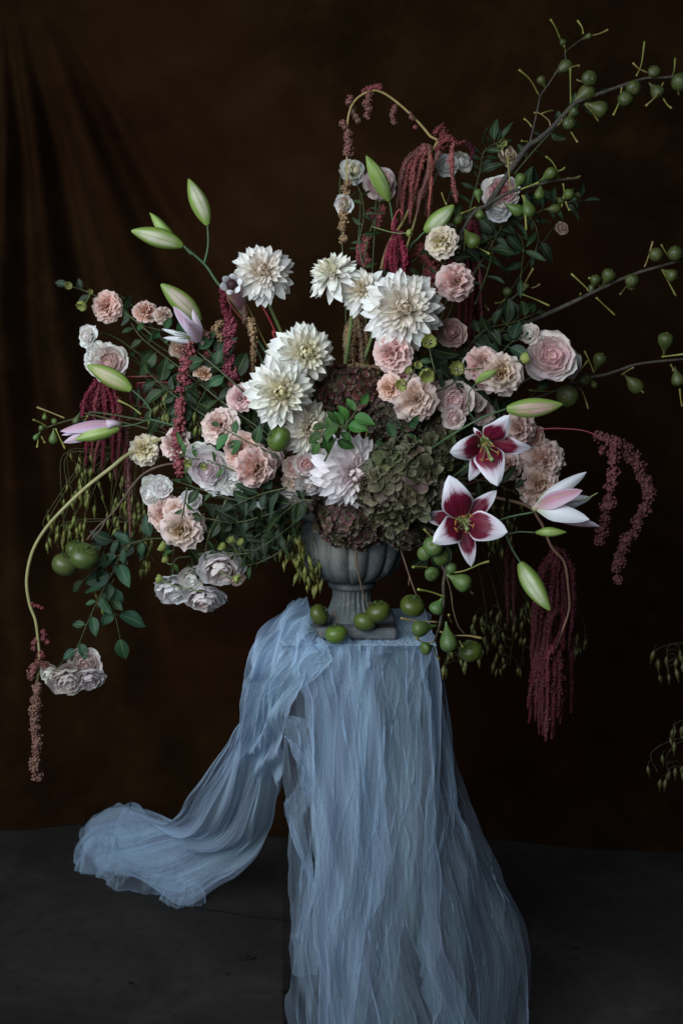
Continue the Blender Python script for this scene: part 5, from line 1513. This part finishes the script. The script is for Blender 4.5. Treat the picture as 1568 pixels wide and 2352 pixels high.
def fringe(x0, x1, y0, y1, n, dep, col_, r=(6, 4), seed=0, lean=0.0, cols=None, crown=None):
    rr = random.Random(seed); out = []
    for i in range(n):
        f = (i + .5) / n; x = x0 + (x1 - x0) * f + rr.gauss(0, 3)
        cx, cy = crown if crown else (x, y0)
        ye = y1 - (y1 - y0) * rr.uniform(0, .35); w = rr.gauss(0, 7)
        d = dep + rr.uniform(-.03, .05)
        ps = [(cx + (x - cx) * .25, cy + rr.uniform(0, 8), d), (cx + (x - cx) * .8, y0 + (ye - y0) * .18, d - .01), (x + w * .4, (y0 + ye) * .5, d - .01), (x + lean + w, ye, d)]
        out.append((ps, r[0] * rr.uniform(.75, 1.2), r[1] * rr.uniform(.7, 1.1), jitter(rr.choice(cols) if cols else col_, rr, .22)))
    return out
M_ = MOUTH
amaranth("amaranth stem arching high over the top with a long hanging string of tan beads",
  [(870, 640, .0), (930, 500, .02), (1005, 345, .02), (985, 310, .02), (950, 270, .015), (905, 230, .01), (872, 210, .005), (848, 210, .0), (818, 228, -.005), (801, 262, -.01), (797, 320, -.01), (796, 430, -.01), (790, 520, -.01), (787, 560, -.01)],
  [([(905, 245, .0), (900, 265, -.01), (908, 290, -.01)], 6, 6, OLD, 'bead'), ([(846, 215, .0), (846, 245, -.01), (842, 272, -.01)], 8, 9, OLD, 'bead'), ([(812, 250, .0), (815, 266, -.01), (822, 280, -.01)], 7, 10, BRN, 'bead'),
   ([(876, 196, .0), (862, 198, .0), (845, 205, .0), (830, 215, .0)], 6, 8, ROSE, 'bead'), ([(806, 228, .0), (800, 238, -.01)], 9, 8, OLD, 'bead'), ([(940, 262, .01), (948, 275, .0)], 5, 5, OLD, 'bead'), ([(953, 288, .01), (952, 296, .01)], 5, 4, ROSE, 'bead'),
   ([(790, 282, -.01), (800, 300, -.01), (798, 330, -.01), (799, 362, -.01)], 9, 11, OLD, 'bead'), ([(797, 420, -.01), (790, 480, -.01), (789, 520, -.01), (786, 560, -.01)], 9, 12, TAN, 'bead')], 6, (.30, .22, .08), M_ + Vector((0, .03, .02)))
amaranth("dusty red amaranth with a broad curtain of tassels hanging at the top middle",
  [(900, 700, .03), (960, 480, .04), (995, 345, .03), (1012, 318, .03)],
  fringe(916, 992, 345, 515, 20, .02, RED, (7.5, 6), 3, -6, [RED, (.25, .07, .06), OLD], crown=(985, 335)) + [([(1000, 305, .02), (1010, 290, .02), (1020, 282, .02)], 9, 5, RED), ([(1012, 330, .02), (1030, 318, .0), (1050, 330, .0), (1068, 322, .0)], 12, 8, RED), ([(1020, 300, .02), (1012, 330, .02), (1000, 350, .01)], 12, 9, RED),
   ([(1040, 330, .0), (1036, 370, -.03), (1040, 420, -.03), (1048, 465, -.03)], 8, 7, (.30, .09, .085)), ([(1008, 350, .0), (990, 390, -.01), (968, 440, -.01), (955, 500, -.01)], 6, 5, OLD), ([(1070, 330, .02), (1085, 345, .03), (1078, 372, .03)], 8, 5, DMAG)], 6, (.32, .25, .09), M_)
amaranth("crimson amaranth with wet looking tassels standing right above the largest dahlia",
  [(905, 760, -.03), (925, 680, -.06), (930, 600, -.06), (905, 540, -.06), (900, 515, -.06), (915, 482, -.05), (925, 492, -.05)],
  fringe(890, 942, 560, 660, 10, -.08, MAG, (8, 8), 5, 0, [MAG, (.24, .02, .05), RED], crown=(910, 540)) + [([(880, 478, -.03), (872, 500, -.05), (868, 530, -.05)], 9, 7, ROSE), ([(910, 505, -.07), (905, 520, -.08), (908, 545, -.08)], 8, 8, MAG), ([(845, 540, -.03), (838, 560, -.03), (842, 600, -.03)], 10, 8, ROSE, 'bead'), ([(850, 490, -.02), (860, 505, -.02)], 9, 7, DMAG, 'bead'),
   ([(825, 560, -.02), (822, 580, -.02), (835, 612, -.02)], 9, 8, (.24, .05, .07), 'bead')], 5, (.30, .04, .05), M_ + Vector((.01, 0, .01)))
amaranth("rusty red amaranth plume behind the pink lisianthus right of the largest dahlia",
  [(960, 800, .0), (985, 700, .0), (990, 620, .0)],
  [([(965, 575, -.02), (985, 600, -.03), (1000, 630, -.03), (1010, 670, -.03)], 16, 14, RED), ([(1020, 590, -.02), (1000, 600, -.03), (985, 640, -.03), (1012, 690, -.03)], 15, 12, RED), ([(940, 590, -.02), (960, 585, -.03), (975, 560, -.02)], 9, 8, RED), ([(1035, 600, -.01), (1025, 620, -.02), (1018, 650, -.02)], 13, 10, (.17, .03, .035))], 5, (.2, .1, .05), M_)
amaranth("deep magenta amaranth with long straight tassels down the right of the dahlias",
  [(1010, 900, .02), (1060, 700, .03), (1078, 520, .03), (1082, 505, .03)], fringe(1062, 1108, 520, 812, 11, .02, DMAG, (7, 5), 8, -4, [DMAG, (.13, .012, .03), (.10, .008, .03)], crown=(1085, 510)) + [([(1095, 560, .0), (1102, 640, .0), (1106, 740, .0)], 5, 4, (.2, .06, .06))], 5, (.2, .02, .05), M_)
amaranth("dull tan amaranth tassels hanging between the two upper and lower dahlias",
  [(815, 980, .02), (812, 800, .02), (818, 735, .01)], fringe(784, 850, 735, 875, 7, -.02, TAN, (8, 8), 13, 0, [TAN, BRN, (.24, .17, .10)], crown=(820, 728)) + [([(860, 845, -.06), (880, 850, -.08), (895, 868, -.08), (915, 872, -.08)], 7, 5, TAN), ([(800, 845, -.04), (830, 840, -.07), (870, 846, -.08)], 8, 6, (.30, .21, .11))], 5, (.2, .15, .07), M_)
amaranth("tan amaranth string lying over the older sideways dahlia", [(800, 960, -.05), (770, 965, -.10), (760, 975, -.12)], [([(758, 950, -.13), (735, 965, -.14), (722, 990, -.14), (712, 1020, -.13)], 6, 5, TAN), ([(765, 960, -.12), (758, 1000, -.14), (742, 1030, -.13)], 6, 5, (.28, .19, .10))], 3, (.2, .15, .07))
amaranth("beaded red amaranth tassel falling straight down the left side past pale lisianthus",
  [(640, 1020, -.05), (540, 840, -.05), (490, 770, -.08), (460, 765, -.10), (432, 780, -.12)],
  [([(490, 768, -.10), (460, 775, -.12), (436, 785, -.13), (424, 800, -.13)], 12, 13, OLD, 'bead'), ([(432, 790, -.13), (424, 840, -.14), (420, 900, -.14), (412, 950, -.14), (410, 1010, -.14), (408, 1060, -.14), (406, 1098, -.14)], 13, 13, (.25, .06, .075), 'bead'), ([(440, 800, -.11), (448, 825, -.11), (440, 845, -.11)], 15, 10, OLD, 'bead'), ([(462, 790, -.09), (475, 812, -.1), (468, 830, -.1)], 13, 11, (.20, .05, .05), 'bead')], 4, (.2, .15, .06), M_ + Vector((-.03, 0, 0)))
amaranth("red amaranth chain winding down from the opening lily mouth to the peach lisianthus",
  [(640, 1000, -.03), (600, 830, -.04), (575, 760, -.06), (530, 700, -.10), (520, 670, -.10), (530, 640, -.10)],
  [([(512, 655, -.08), (512, 680, -.1), (518, 720, -.1), (524, 770, -.11)], 8, 9, MAG, 'bead'), ([(528, 745, -.10), (526, 790, -.12), (530, 830, -.12), (538, 880, -.12), (546, 925, -.12)], 13, 15, (.22, .045, .075), 'bead'), ([(530, 860, -.1), (538, 920, -.11), (545, 985, -.11)], 14, 8, (.26, .09, .075)), ([(500, 800, -.07), (510, 840, -.08), (505, 880, -.08)], 16, 12, (.19, .05, .045), 'bead'), ([(545, 640, -.09), (540, 628, -.09)], 7, 6, MAG, 'bead')], 4, (.24, .05, .05), M_ + Vector((-.02, 0, 0)))
amaranth("tan amaranth tassel hanging from a thin stem left of the upper pair of dahlias",
  [(655, 900, -.04), (640, 850, -.04), (600, 770, -.05), (570, 705, -.06), (562, 690, -.06)],
  [([(558, 680, -.07), (562, 720, -.08), (560, 745, -.08)], 8, 10, BRN), ([(575, 735, -.08), (582, 780, -.09), (580, 830, -.09), (580, 860, -.09)], 11, 8, TAN), ([(508, 748, -.08), (500, 770, -.1), (520, 775, -.1)], 11, 10, TAN, 'bead')], 3.4, (.26, .20, .06), M_)
amaranth("bare crimson amaranth stem leaning from the opening lily to the dahlias", [(640, 800, -.06), (632, 762, -.07), (600, 700, -.09), (565, 655, -.10), (548, 635, -.10)], [([(530, 700, -.1), (528, 750, -.1)], 4, 4, MAG)], 5, (.20, .012, .02), M_)
amaranth("dark crimson amaranth curtain hanging behind the olive lily bud on the left",
  [(560, 1010, .0), (430, 880, .02), (300, 865, .03), (240, 868, .03)], fringe(192, 282, 885, 1085, 11, .03, MAG, (8, 6), 17, -2, [(.13, .008, .028), MAG, (.17, .03, .04)], crown=(235, 868)), 4, (.2, .03, .04))
amaranth("thin pinkish amaranth stem with a row of short red tassels behind the left leaves",
  [(560, 1000, .02), (450, 900, .03), (390, 880, .03), (345, 878, .03), (315, 880, .03)], [([(x, 884, .03), (x + 2, 905, .03), (x + 4, y, .03)], 5, 3.5, c) for x, y, c in ((330, 930, RED), (352, 935, OLD), (372, 932, OLD), (395, 925, RED), (318, 940, MAG), (300, 950, DMAG))], 3.4, (.30, .05, .07))
amaranth("faded brown amaranth tassels hanging below the dark crimson curtain at the left",
  [(400, 1000, .02), (330, 960, .03), (290, 965, .03)], fringe(208, 300, 990, 1130, 5, .04, (.15, .05, .05), (5, 3.5), 23, 0, [(.17, .05, .05), (.13, .02, .03)], crown=(262, 970)) + [([(290, 980, .03), (296, 1100, .03), (298, 1180, .03), (300, 1235, .03)], 9, 6, (.15, .065, .06))], 3, (.2, .05, .05))
amaranth("amaranth arching out far right with two long beaded tassels bending down",
  [(1130, 1090, -.06), (1190, 1010, -.10), (1240, 987, -.12), (1300, 985, -.14), (1350, 992, -.15), (1395, 1015, -.16)],
  [([(1375, 1000, -.15), (1410, 1020, -.16), (1432, 1035, -.16)], 13, 15, (.11, .033, .038), 'bead'), ([(1412, 1030, -.17), (1408, 1080, -.18), (1395, 1150, -.18), (1388, 1210, -.18), (1380, 1252, -.18)], 15, 12, (.105, .030, .036), 'bead'), ([(1430, 1025, -.15), (1462, 1060, -.14), (1480, 1110, -.14), (1490, 1150, -.14), (1465, 1195, -.14), (1442, 1240, -.14), (1420, 1290, -.14), (1412, 1345, -.14)], 14, 14, (.085, .027, .031), 'bead'), ([(1385, 1030, -.15), (1380, 1042, -.15)], 8, 6, (.10, .03, .034), 'bead'), ([(1440, 1045, -.15), (1470, 1085, -.15), (1488, 1130, -.15)], 11, 11, (.09, .028, .03), 'bead')], 3.6, (.22, .025, .045), M_ + Vector((.04, 0, 0)))
amaranth("great wine red amaranth hanging longest and lowest at the lower right",
  [(1000, 1130, -.08), (1190, 1155, -.12), (1238, 1195, -.12), (1265, 1255, -.12), (1295, 1292, -.12), (1304, 1350, -.12), (1306, 1400, -.12), (1290, 1450, -.12), (1272, 1500, -.12)],
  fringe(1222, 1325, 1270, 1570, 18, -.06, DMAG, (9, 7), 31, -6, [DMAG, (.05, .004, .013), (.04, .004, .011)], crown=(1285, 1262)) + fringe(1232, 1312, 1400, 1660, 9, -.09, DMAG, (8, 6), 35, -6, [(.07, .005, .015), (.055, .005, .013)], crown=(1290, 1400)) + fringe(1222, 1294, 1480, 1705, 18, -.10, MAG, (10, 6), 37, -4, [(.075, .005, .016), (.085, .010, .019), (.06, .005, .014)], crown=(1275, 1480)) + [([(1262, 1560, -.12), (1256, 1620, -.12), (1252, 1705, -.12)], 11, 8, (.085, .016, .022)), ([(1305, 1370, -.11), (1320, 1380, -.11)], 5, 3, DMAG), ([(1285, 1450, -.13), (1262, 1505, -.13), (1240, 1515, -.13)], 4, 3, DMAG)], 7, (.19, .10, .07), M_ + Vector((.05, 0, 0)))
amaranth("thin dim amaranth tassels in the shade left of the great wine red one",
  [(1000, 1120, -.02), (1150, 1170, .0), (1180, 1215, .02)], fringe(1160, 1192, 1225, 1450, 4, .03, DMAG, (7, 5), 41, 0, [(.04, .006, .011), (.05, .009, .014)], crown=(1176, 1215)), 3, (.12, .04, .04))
amaranth("amaranth bent over the far left in a long arc, ending in a beaded brown tail",
  [(480, 1060, -.02), (400, 1005, -.04), (305, 1038, -.06), (255, 1075, -.08), (200, 1118, -.08), (150, 1165, -.08), (105, 1215, -.08), (75, 1268, -.08), (62, 1330, -.08), (68, 1385, -.08), (82, 1425, -.08), (88, 1470, -.08), (92, 1520, -.08), (84, 1575, -.08), (80, 1640, -.08), (82, 1740, -.08)],
  [([(72, 1385, -.08), (85, 1392, -.08), (98, 1396, -.08)], 4, 4, ROSE, 'bead'), ([(98, 1452, -.08), (104, 1472, -.08), (108, 1482, -.08)], 7, 7, (.17, .045, .055), 'bead'), ([(84, 1470, -.08), (80, 1476, -.08), (78, 1490, -.08)], 6, 6, (.20, .06, .06), 'bead'), ([(95, 1500, -.08), (100, 1510, -.08)], 8, 6, (.17, .04, .05), 'bead'), ([(104, 1530, -.08), (96, 1528, -.08), (82, 1532, -.09), (72, 1545, -.09), (74, 1560, -.09)], 10, 9, (.18, .07, .06), 'bead'),
   ([(84, 1580, -.09), (80, 1610, -.09), (82, 1660, -.09), (84, 1700, -.09), (80, 1760, -.09), (88, 1795, -.09)], 11, 12, (.19, .105, .075), 'bead'), ([(86, 1590, -.09), (84, 1660, -.09), (84, 1730, -.09), (86, 1790, -.09)], 9, 9, (.19, .09, .07))], 8.5, (.27, .25, .11), M_ + Vector((-.05, 0, 0)))

# ---------------------------------------------------------------- leafy sprigs and loose greenery
spr = [
 ([(620, 1000), (520, 930), (420, 850), (330, 780), (300, 740)], "dark leafy sprig rising left behind the far left roses and peach lisianthus", 44, 14, LEAF_G, LEAF_R, .03, {}),
 ([(600, 1020), (480, 960), (390, 900), (345, 860)], "broad leaved sprig filling the gap left of the beaded red tassel", 46, 12, LEAF_G, LEAF_R, .02, {}),
 ([(560, 900), (480, 830), (400, 770), (335, 750)], "rounded green leaves below the small closed peach lisianthus", 42, 10, (.024, .075, .03), LEAF_R, .0, {}),
 ([(350, 770), (290, 720), (240, 690), (195, 668), (158, 656)], "leafy lisianthus shoot with pale buds pointing out at the far upper left", 34, 7, LEAF_BLUE, LEAF_R, .03, {"buds": [(158, 656, 9), (188, 702, 12), (208, 670, 6)]}),
 ([(640, 1050), (560, 1010), (505, 980)], "short bright leaves lying across the pale pink lisianthus", 40, 6, (.03, .09, .03), LEAF_R, -.07, {}),
 ([(560, 1090), (480, 1060), (430, 1050), (418, 1030)], "pale green shoots between the beaded tassel and the largest left rose", 26, 8, LEAF_B, LEAF_N, -.06, {"buds": [(432, 1064, 10), (468, 1072, 8)]}),
 ([(640, 1130), (560, 1150), (480, 1130), (420, 1110)], "dark sprig running under the largest white rose on the left", 38, 11, LEAF_G, LEAF_R, -.02, {}),
 ([(690, 1150), (620, 1180), (540, 1200), (470, 1190)], "dark leaves and thin stems left of the urn, upper layer", 36, 13, LEAF_D, LEAF_R, -.03, {}),
 ([(700, 1180), (640, 1230), (570, 1270), (500, 1270)], "dark leafy stems left of the urn's bowl, lower layer", 30, 13, LEAF_D, LEAF_N, -.02, {}),
 ([(690, 1200), (650, 1260), (600, 1290), (560, 1300)], "thin twiggy greenery under the dark leaves left of the urn", 24, 12, LEAF_G, LEAF_N, .0, {"buds": [(530, 1240, 9), (510, 1255, 10), (552, 1245, 9)]}),
 ([(660, 1120), (600, 1135), (540, 1160)], "bluish eucalyptus like leaves above the hanging pale rosebud", 40, 8, LEAF_BLUE, LEAF_R, -.06, {}),
 ([(720, 1150), (690, 1150), (655, 1175)], "big dark leaf pair resting on the urn's left rim", 56, 5, LEAF_D, LEAF_R, -.06, {}),
 ([(470, 1180), (400, 1230), (330, 1240), (285, 1260), (262, 1310), (240, 1350), (215, 1400), (182, 1478), (176, 1500)], "trailing rose stem curving down the lower left with toothed green leaves", 46, 17, (.024, .075, .042), LEAF_R, -.0, {}),
 ([(360, 1220), (310, 1250), (280, 1240), (240, 1250)], "leaves clustered behind the three big persimmons", 42, 9, LEAF_BLUE, LEAF_R, .04, {}),
 ([(300, 1250), (270, 1290), (230, 1300), (195, 1330)], "leafy side shoot hanging under the three big persimmons", 38, 8, LEAF_D, LEAF_R, .0, {}),
 ([(262, 1330), (250, 1360), (262, 1400), (275, 1460)], "separate drooping leaves right of the trailing rose stem", 52, 6, (.024, .07, .036), LEAF_R, .01, {}),
 ([(430, 1120), (420, 1180), (400, 1260), (392, 1330)], "thin pale stems dropping to the three hanging roses", 26, 8, LEAF_B, LEAF_N, -.05, {"buds": [(372, 1255, 12), (380, 1285, 9)]}),
 ([(520, 1150), (480, 1230), (470, 1300), (472, 1360)], "green stalk with narrow sepals above the lowest hanging rose", 26, 8, LEAF_G, LEAF_N, -.03, {"buds": [(545, 1330, 10), (365, 1330, 10)]}),
 ([(745, 1060), (775, 1000), (800, 968), (826, 932)], "bright green rose leaves in front of the maroon hydrangea", 36, 10, (.032, .105, .02), LEAF_R, -.12, {}),
 ([(790, 985), (770, 975), (750, 985), (735, 1010)], "small bright leaflets beside the tan amaranth string", 32, 7, (.03, .09, .02), LEAF_R, -.14, {}),
 ([(870, 1060), (900, 1020), (920, 1000), (935, 985)], "dark pointed leaves between maroon and green hydrangea", 52, 6, (.022, .07, .03), LEAF_R, -.09, {}),
 ([(840, 740), (838, 640), (825, 560), (835, 500), (830, 450), (812, 410)], "slender leafy stem leading up to the small white top roses", 32, 9, LEAF_G, LEAF_N, -.01, {}),
 ([(835, 600), (850, 530), (870, 480), (868, 440)], "thin branching green stem under the half hidden blush rose", 26, 7, LEAF_G, LEAF_N, .0, {"buds": [(940, 535, 9)]}),
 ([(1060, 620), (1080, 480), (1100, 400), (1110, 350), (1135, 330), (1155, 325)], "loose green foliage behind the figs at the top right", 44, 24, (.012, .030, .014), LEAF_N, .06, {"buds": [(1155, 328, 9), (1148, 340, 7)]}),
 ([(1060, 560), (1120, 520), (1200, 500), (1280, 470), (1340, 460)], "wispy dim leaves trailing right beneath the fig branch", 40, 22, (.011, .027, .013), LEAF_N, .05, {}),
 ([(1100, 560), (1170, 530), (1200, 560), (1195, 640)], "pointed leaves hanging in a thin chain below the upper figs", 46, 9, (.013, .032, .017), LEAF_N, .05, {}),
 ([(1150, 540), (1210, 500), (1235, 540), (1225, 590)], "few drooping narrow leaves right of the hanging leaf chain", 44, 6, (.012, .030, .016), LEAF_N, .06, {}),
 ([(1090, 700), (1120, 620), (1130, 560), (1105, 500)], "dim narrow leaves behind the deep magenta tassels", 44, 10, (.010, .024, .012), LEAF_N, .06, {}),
 ([(1000, 900), (1060, 820), (1110, 760), (1180, 740), (1230, 720)], "shadowed greenery between magenta tassels and the large blush rose", 40, 12, LEAF_D, LEAF_R, .06, {}),
 ([(1040, 960), (1100, 900), (1160, 800), (1200, 775)], "smooth grey green leaves left of the large blush rose", 48, 8, LEAF_BLUE, LEAF_R, .02, {}),
 ([(980, 1040), (1080, 990), (1160, 960), (1230, 900)], "dark stems and leaves behind the long pink lily bud", 40, 9, LEAF_D, LEAF_R, .05, {}),
 ([(960, 1130), (1050, 1100), (1130, 1110), (1200, 1140)], "dark leaves in shade behind the two open lilies", 42, 12, LEAF_D, LEAF_N, .0, {}),
 ([(940, 870), (960, 840), (1000, 850)], "lime green round lisianthus buds above the cream peach bloom", 26, 3, LEAF_BLUE, LEAF_R, -.10, {"buds": [(980, 862, 17), (922, 884, 14), (937, 851, 9), (960, 838, 9)]}),
 ([(1000, 900), (1040, 880), (1060, 850)], "pair of lime green buds with pointed sepals left of the pink lisianthus", 20, 3, LEAF_BLUE, LEAF_R, -.04, {"buds": [(1050, 847, 17), (1205, 823, 13)]}),
 ([(1000, 860), (990, 820), (984, 790)], "lime green opening bud under the largest dahlia's lower right petals", 18, 2, LEAF_G, LEAF_R, -.08, {"buds": [(985, 784, 17)]}),
 ([(700, 1170), (650, 1200), (600, 1215), (545, 1230)], "dark bushy sprig close against the urn's left side", 42, 18, LEAF_D, LEAF_R, .04, {}),
 ([(690, 1150), (620, 1160), (550, 1175), (500, 1200)], "dark round leaves under the single hanging pale rosebud", 44, 16, LEAF_D, LEAF_R, .03, {}),
 ([(690, 1210), (620, 1250), (560, 1255), (480, 1240)], "dim leafy shoot behind the three hanging roses", 36, 16, LEAF_D, LEAF_R, .05, {}),
 ([(660, 1050), (600, 1000), (560, 960), (520, 900)], "shadowed leaves behind the peach orange lisianthus", 46, 14, LEAF_D, LEAF_R, .05, {}),
 ([(640, 1100), (560, 1090), (480, 1030), (440, 980)], "shadowed leaves behind the largest left white rose", 46, 14, LEAF_D, LEAF_R, .05, {}),
 ([(600, 960), (540, 880), (500, 820), (470, 800)], "dark leaves between the two beaded red amaranths", 46, 14, LEAF_D, LEAF_R, .04, {}),
 ([(520, 960), (440, 920), (370, 880), (310, 820)], "dark leaves behind the row of short red tassels", 44, 15, LEAF_D, LEAF_R, .06, {}),
 ([(480, 1010), (420, 970), (350, 940), (300, 930)], "dark leaves above the cream yellow lisianthus", 48, 13, LEAF_D, LEAF_N, .04, {}),
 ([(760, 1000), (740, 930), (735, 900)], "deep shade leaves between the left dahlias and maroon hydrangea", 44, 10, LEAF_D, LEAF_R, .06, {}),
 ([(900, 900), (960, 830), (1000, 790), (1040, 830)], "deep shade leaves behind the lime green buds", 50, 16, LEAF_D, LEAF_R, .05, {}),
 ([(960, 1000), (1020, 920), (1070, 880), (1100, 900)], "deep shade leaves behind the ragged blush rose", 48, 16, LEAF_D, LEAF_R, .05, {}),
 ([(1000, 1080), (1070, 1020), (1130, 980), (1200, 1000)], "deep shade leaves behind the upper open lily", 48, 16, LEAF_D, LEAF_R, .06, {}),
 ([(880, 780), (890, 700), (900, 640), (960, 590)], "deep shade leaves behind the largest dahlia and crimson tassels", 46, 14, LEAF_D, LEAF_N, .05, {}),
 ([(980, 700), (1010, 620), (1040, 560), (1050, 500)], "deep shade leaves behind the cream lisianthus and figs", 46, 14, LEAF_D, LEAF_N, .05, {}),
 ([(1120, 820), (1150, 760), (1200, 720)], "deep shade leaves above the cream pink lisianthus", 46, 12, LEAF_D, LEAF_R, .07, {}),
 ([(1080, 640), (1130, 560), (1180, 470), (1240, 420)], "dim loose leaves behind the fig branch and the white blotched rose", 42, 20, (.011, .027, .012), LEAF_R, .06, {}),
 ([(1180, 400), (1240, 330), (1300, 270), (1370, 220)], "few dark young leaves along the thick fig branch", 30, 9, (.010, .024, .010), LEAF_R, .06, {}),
 ([(520, 1060), (470, 1000), (450, 950), (470, 900)], "dark leaves between the beaded tassel and the pale pink lisianthus", 44, 14, LEAF_D, LEAF_R, .03, {}),
 ([(640, 1200), (560, 1250), (500, 1290), (440, 1300)], "dark leaves above the drooping roses left of the urn", 40, 16, LEAF_D, LEAF_R, .03, {}),
 ([(1010, 1180), (1010, 1240), (985, 1270)], "dark leaves hidden behind the lower open lily and figs", 44, 10, LEAF_D, LEAF_R, .04, {}),
]
BUDM = M['fig']
for i, (pts, lab, lp, n, colr, lib, off, ex) in enumerate(spr):
    root, path = sprig(pts, lab, lp, n, colr, lib, i + 1, None, off=off)
    for k, (bx, by, br) in enumerate(ex.get("buds", ())):
        dy = dome(bx, by, off - .03); c = P(bx, by, dy); R = size(br, dy)
        near = min(path, key=lambda p: (p - c).length)
        s = Soup().add(tube(smooth_path([near, near.lerp(c, .6) + Vector((0, 0, -.006)), c], 4), size(1.4, 0), 5)); s.put("stem", M['stem'], root, (.10, .15, .05))
        d = (c - near).normalized() if (c - near).length > .004 else Vector((0, -.5, .8)).normalized()
        m = frame(d) ; m.translation = c - root.location
        for q in range(5):
            o = put("bud_petal", RP[2][q % 3], root, m @ Matrix.Translation((0, 0, -R * .9)) @ Matrix.Rotation(q * 1.2566 + k, 4, 'Z') @ Matrix.Diagonal((R, R, R * .95, 1)), jitter((.33, .37, .10), rng, .12))

# fine dangling seed sprays
def pod_mesh():
    return lathe_mesh("pod", [(.001, -.02), (.05, 0), (.16, .22), (.20, .42), (.13, .72), (.04, .9), (.012, 1.12), (.001, 1.13)], 7, M['fig'])
POD = pod_mesh()
def seed_spray(label, foot, cells, n, off, seed, colr=(.075, .09, .015), pod_px=22, hang=1.0):
    """pods scattered over the given (x0, y0, x1, y1) patches, each on a hair-thin stalk from the spray's own stems"""
    rr = random.Random(seed)
    dd = lambda x, y: dome(x, y, off)
    root = thing("seed_spray", label, "seed spray", P(*foot, dd(*foot)), "fine green seed sprays")
    s = Soup(); spine = []
    for (x0, y0, x1, y1) in cells:
        for k in range(max(2, n // 22)):
            xs = x0 + (x1 - x0) * rr.random()
            pts = [P(*foot, dd(*foot)), P((foot[0] + xs) / 2, min(foot[1], y0) - rr.uniform(-5, 10), dd(xs, y0)), P(xs, y0 + rr.uniform(-6, 10), dd(xs, y0)), P(xs + rr.gauss(0, 8), y0 + (y1 - y0) * rr.uniform(.5, .95), dd(xs, y0) - rr.uniform(-.02, .03))]
            pa = smooth_path(pts, 5); s.add(tube(pa, size(.75, 0), 4, cap=False)); spine += pa[8:]
    for i in range(n):
        x0, y0, x1, y1 = rr.choice(cells)
        x, y = rr.uniform(x0, x1), rr.uniform(y0, y1)
        c = P(x, y, dd(x, y) + rr.uniform(-.03, .03))
        near = min(spine, key=lambda p: (p - c).length + max(0, c.z - p.z) * 2)
        s.add(tube(smooth_path([near, near.lerp(c, .6) + Vector((0, 0, .012)), c], 3), size(.6, 0), 3, cap=False))
        d = Vector((rr.gauss(0, .22), rr.gauss(0, .22), -1)).normalized()
        nn = d.orthogonal().normalized(); m = Matrix((d, nn.cross(d), nn)).transposed().to_4x4(); m.translation = c - root.location
        L = size(pod_px, 0) * rr.uniform(.75, 1.2)
        put("pod", POD, root, m @ Matrix.Diagonal((L, L, L, 1)), jitter(colr, rr, .3))
    s.put("stalks", M['stem'], root, tuple(.5 * q for q in colr))
seed_spray("curtain of fine green seed pods hanging at the left under the striped lily bud", (330, 1040), [(145, 1040, 215, 1150), (180, 1080, 320, 1200), (105, 1170, 200, 1250), (260, 1130, 345, 1220)], 110, .05, 1)
seed_spray("thin strings of green pods hanging below the left curtain of pods", (300, 1200), [(215, 1330, 245, 1400), (320, 1230, 350, 1310), (130, 1200, 170, 1270)], 26, .05, 2)
seed_spray("green seed pods among the leaves behind the beaded red tassel", (520, 960), [(395, 930, 500, 1000), (340, 900, 400, 960)], 40, .04, 3, (.06, .072, .013))
seed_spray("bunch of green seed pods hanging beside the urn's left flank", (690, 1220), [(672, 1270, 745, 1345), (640, 1225, 700, 1290)], 46, .02, 4, (.10, .105, .018), 24)
seed_spray("seed pods on thin green stems between the hanging figs and wine red amaranth", (1060, 1260), [(1130, 1420, 1225, 1540), (1085, 1400, 1150, 1480), (1170, 1380, 1225, 1430)], 60, .08, 5, (.045, .05, .012), 22)
seed_spray("few pale seed pods right of the great wine red amaranth", (1290, 1390), [(1310, 1430, 1350, 1500)], 10, .08, 6, (.04, .045, .01), 20)
seed_spray("pods in shade behind the two open lilies", (1090, 1090), [(1105, 1110, 1200, 1210), (1120, 1210, 1180, 1270)], 40, .06, 7, (.045, .052, .011), 20)
seed_spray("few seed pods under the lowest figs", (1010, 1440), [(1005, 1490, 1110, 1540)], 12, -.2, 8, (.055, .06, .014), 22)
seed_spray("curled seed stems dangling into view at the right edge", (1600, 1480), [(1500, 1490, 1570, 1570)], 12, .02, 9, (.018, .019, .006), 24)
seed_spray("lower curled seed stems at the right edge near the dark floor", (1610, 1700), [(1480, 1730, 1570, 1800), (1530, 1660, 1570, 1720)], 16, .02, 10, (.013, .014, .0045), 24)
